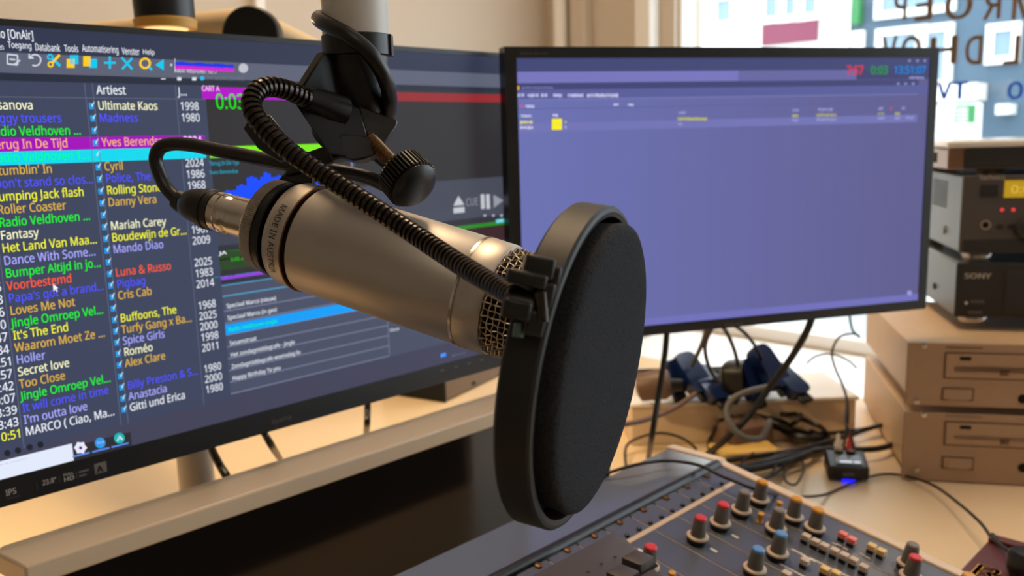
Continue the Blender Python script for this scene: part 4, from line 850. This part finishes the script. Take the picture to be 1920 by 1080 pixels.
# heap of black leads on the desk
random.seed(3)
heap = [([(1336, 826), (1346, 796), (1378, 780), (1420, 790), (1470, 806), (1530, 816), (1560, 834)], .0036), ([(1348, 800), (1334, 782), (1344, 768), (1380, 770), (1440, 784), (1500, 800), (1552, 822)], .0032), ([(1400, 770), (1450, 792), (1520, 812), (1600, 808), (1660, 796)], .0030),
        ([(1330, 870), (1400, 858), (1480, 846), (1560, 826), (1640, 800), (1668, 792)], .0034), ([(1345, 880), (1420, 870), (1500, 852), (1560, 842), (1640, 842), (1690, 828)], .0040), ([(1360, 886), (1430, 876), (1500, 858), (1540, 838)], .0046), ([(1380, 880), (1440, 864), (1510, 842), (1560, 838)], .0044),
        ([(1430, 762), (1466, 776), (1500, 776), (1494, 790), (1470, 800)], .0030), ([(1480, 778), (1530, 796), (1550, 812), (1556, 832)], .0032), ([(1410, 775), (1460, 800), (1500, 820), (1540, 824)], .0058), ([(1360, 790), (1330, 822), (1332, 850), (1346, 862)], .0016),
        ([(1424, 828), (1412, 850), (1392, 866), (1396, 900)], .0020), ([(1440, 830), (1452, 850), (1456, 870), (1436, 900), (1410, 908)], .0016), ([(1500, 850), (1506, 880), (1492, 908), (1472, 900), (1470, 872)], .0014), ([(1476, 860), (1460, 884), (1424, 900), (1400, 900)], .0020)]
desc = ['arching over the transformer', 'looping furthest left', 'running along the top towards the disc players', 'running long and low to the right', 'lying nearest the small black box', 'thick, lying across the front left', 'thick, crossing the heap diagonally', 'with a small loop at the top', 'dropping behind the small black box', 'thickest, in the middle', 'thin, hanging at the left edge', 'short, by the console corner', 'thin, curling by the console corner', 'thin round loop on the bare desk', 'short, curving towards the console']
for i, ((pts, r_), ds) in enumerate(zip(heap, desc)):
    cable('audio_lead', 'black lead in the heap, '+ds, [D(x, y, DZ+.004+.004*random.random()+(.03 if y < 800 else .008)*(1 if 0 < j < len(pts)-1 else .4)) for j, (x, y) in enumerate(pts)], r_, group='black leads heaped on the desk')
t = thing('transformer', 'dark brown plug transformer under the heap of leads', 'transformer', D(1396, 850, DZ))
g = G(); g.rbox(frame(D(1392, 842, DZ), dB*.9+bB*.3, bB), -.035, -.026, .0, .035, .026, .040, .012, M_brown, 4, .006); obj('body', g, t)
t = thing('yellow_block', 'yellow plastic adapter lying behind the console corner', 'adapter', D(1390, 860, DZ))
g = G(); g.rbox(frame(D(1392, 862, DZ), A*.8+B*.6, -B), -.042, -.022, 0, .042, .022, .018, .008, M_yel, 4, .003); obj('body', g, t)
cable('console_lead', 'long thin black lead from behind the pop filter over the console to the maroon box', [D(1130, 890, -.295), D(1190, 872, -.290), D(1250, 864, -.292), D(1310, 872, -.292), D(1352, 892, -.296), D(1380, 903, -.297), D(1410, 915, -.299), D(1440, 924, -.304), D(1468, 930, -.325), D(1500, 932, -.375), D(1548, 927, DZ+.004), D(1600, 905, DZ+.004), D(1650, 890, DZ+.004), D(1695, 892, DZ+.005), D(1750, 910, DZ+.014), D(1800, 946, DZ+.026), D(1838, 980, DZ+.036), D(1857, 1006, -.3795)], .0016)
cable('desk_lead', 'thin dark lead arching over the desk at the left end of the cable box', [D(1174, 880), D(1174, 838, DZ+.012), D(1200, 820, DZ+.022), D(1240, 812, DZ+.03), D(1280, 822, DZ+.02), D(1306, 842)], .0018)
# ================================================================ small black converter box
UB = hz(1591, 905, DZ); t = thing('audio_converter', 'small black converter box with a display and a blue light on the desk', 'converter', UB)
um = frame(UB, dS, bS); 
obj('body', G().prism(frame(UB, bS, Z), [(0, .003), (0, .0195), (.036, .026), (.042, .026), (.042, .003)], -.0235, .0235, M_blk, .0), t, bevel=.0025)
mt_ = frame(UB+Z*.0197, dS, bS*.984+Z*.178)
f_ = obj('display', G().box(mt_, -.014, .006, .0006, .016, .027, .0012, mat('lcd', (84, 88, 92), .2, noise=.05, scale=90)), t)
g = G(); g.box(mt_, -.009, .0085, .0013, .005, .0115, .0016, em((236, 240, 250))); g.box(mt_, .007, .0085, .0013, .0145, .0115, .0016, em((236, 240, 250))); obj('display_digits', g, f_, smooth=0, kind='stuff')
obj('front_label', G().box(um, -.007, -.0007, .0085, .006, .0002, .0125, M_deckf), t)
obj('blue_light', G().box(um, -.007, -.0012, .0014, .007, .0008, .0036, em((20, 20, 255), 3)), t, label='blue light under the front')
for x_, mt, nm, lb in ((-.007, M_print, 'plug', 'white audio plug in the back of the black converter box'), (.007, M_red, 'plug', 'red audio plug in the back of the black converter box')):
    q = frame(UB, dS, bS) @ V((x_, .036, .0262)); t = thing('audio_plug', lb, 'plug', q); obj('barrel', G().lathe(zframe(q, Z*.9+bS*.4), [(0, .0052), (.010, .0050), (.016, .0026), (.022, .0020)], mt, 18), t); obj('sleeve', G().lathe(zframe(q+Z*.0002, Z*.9+bS*.4), [(0, .0056), (.003, .0056)], M_silver, 18), t)
# ================================================================ maroon box with gold lettering
MB = Plane(V((0, 0, -.380)), A, -B); t = thing('card_box', 'maroon box with gold lettering in the lower right corner', 'box', ab(.86, -.16, DZ))
c0 = MB.hit(1857, 1006); c1 = MB.hit(1786, 1080); MBM = MB.M()
obj('body', G().box(MBM, c1[0]-.06, c0[1]-.16, DZ+.380, c0[0], c0[1], -.001, M_maroon), t, bevel=.002)
obj('lid_flap', G().prism(MBM, [(c0[0]-.012, c0[1]-.001), (c0[0]-.0005, c0[1]-.001), (c0[0]-.0005, c0[1]-.15), (c0[0]-.012, c0[1]-.15)], -.0008, .004, M_maroon), t, bevel=.0015)
g = G(); GP = Plane(V((0, 0, -.380)), -B, -A)
for ch, x0, y0, x1, y1 in (('R', 1838, 1090, 1866, 1058), ('o', 1878, 1108, 1898, 1074)):
    ua, va = MB.hit((x0+x1)/2, (y0+y1)/2); PL = Plane(MB.at(ua, va), B, A); textfit(g, PL, 0, 0, 0, 0, ch, M_gold, .0004, .02, R=(-.011, -.012, .011, .012) if ch == 'R' else (-.007, -.006, .007, .006))
obj('gold_lettering', g, t, smooth=0, kind='stuff')
jk = MB.at(*MB.hit(1924, 1078), .002); t = thing('headphone_plug', 'black round jack housing lying on the maroon box', 'plug', jk)
obj('housing', G().lathe(zframe(jk, Z+A*.1), [(0, .0145), (.002, .0155), (.016, .0155), (.019, .013), (.020, .006)], M_blk, 32), t)
obj('tail', G().tube(smooth_path([MB.at(*MB.hit(1860, 1012), .005), MB.at(*MB.hit(1878, 1036), .006), jk+Z*.010], 6), .0022, M_rub, 10), t)
# ================================================================ box and cables under the left monitor
b0 = hz(835, 756, DZ); bd = (hz(775, 747, DZ)-b0).normalized(); bx = A
bx = V((-bd.y, bd.x, 0)); bx = bx if bx.dot(CX) > 0 else -bx
t = thing('speaker_box', 'brown box speaker standing on the desk behind the left monitor', 'speaker', b0+bx*.1+bd*.035)
m_ = frame(b0, bx, Z); m_ = Matrix.Identity(4)
for i in range(3): m_[i][0] = bx[i]; m_[i][1] = bd[i]; m_[i][2] = Z[i]; m_[i][3] = b0[i]
M_spk = mat('speaker_brown', (104, 78, 50), .5, noise=.08, scale=40)
obj('cabinet', G().box(m_, .003, .001, .001, .24, .13, .19, M_spk), t, bevel=.003)
obj('front_edge', G().box(m_, 0, 0, .001, .003, .13, .19, M_dark), t)
obj('badge', G().box(m_, .085, -.0012, .008, .092, .001, .013, M_dark), t)
cable('monitor_lead', 'black cable slanting down beside the boom post under the left monitor', [P(388, 820, .74), P(398, 845, .75), P(412, 872, .76), P(428, 900, .77), D(438, 930)], .0036)
cable('monitor_lead', 'short black cable slanting down under the middle of the left monitor', [P(482, 790, .78), P(497, 815, .79), P(512, 840, .80), D(530, 868)], .0032)
cable('monitor_lead', 'black cable hanging straight down under the right half of the left monitor', [P(689, 730, .92), P(689, 770, .92), P(688, 800, .92), D(686, 830)], .0034)
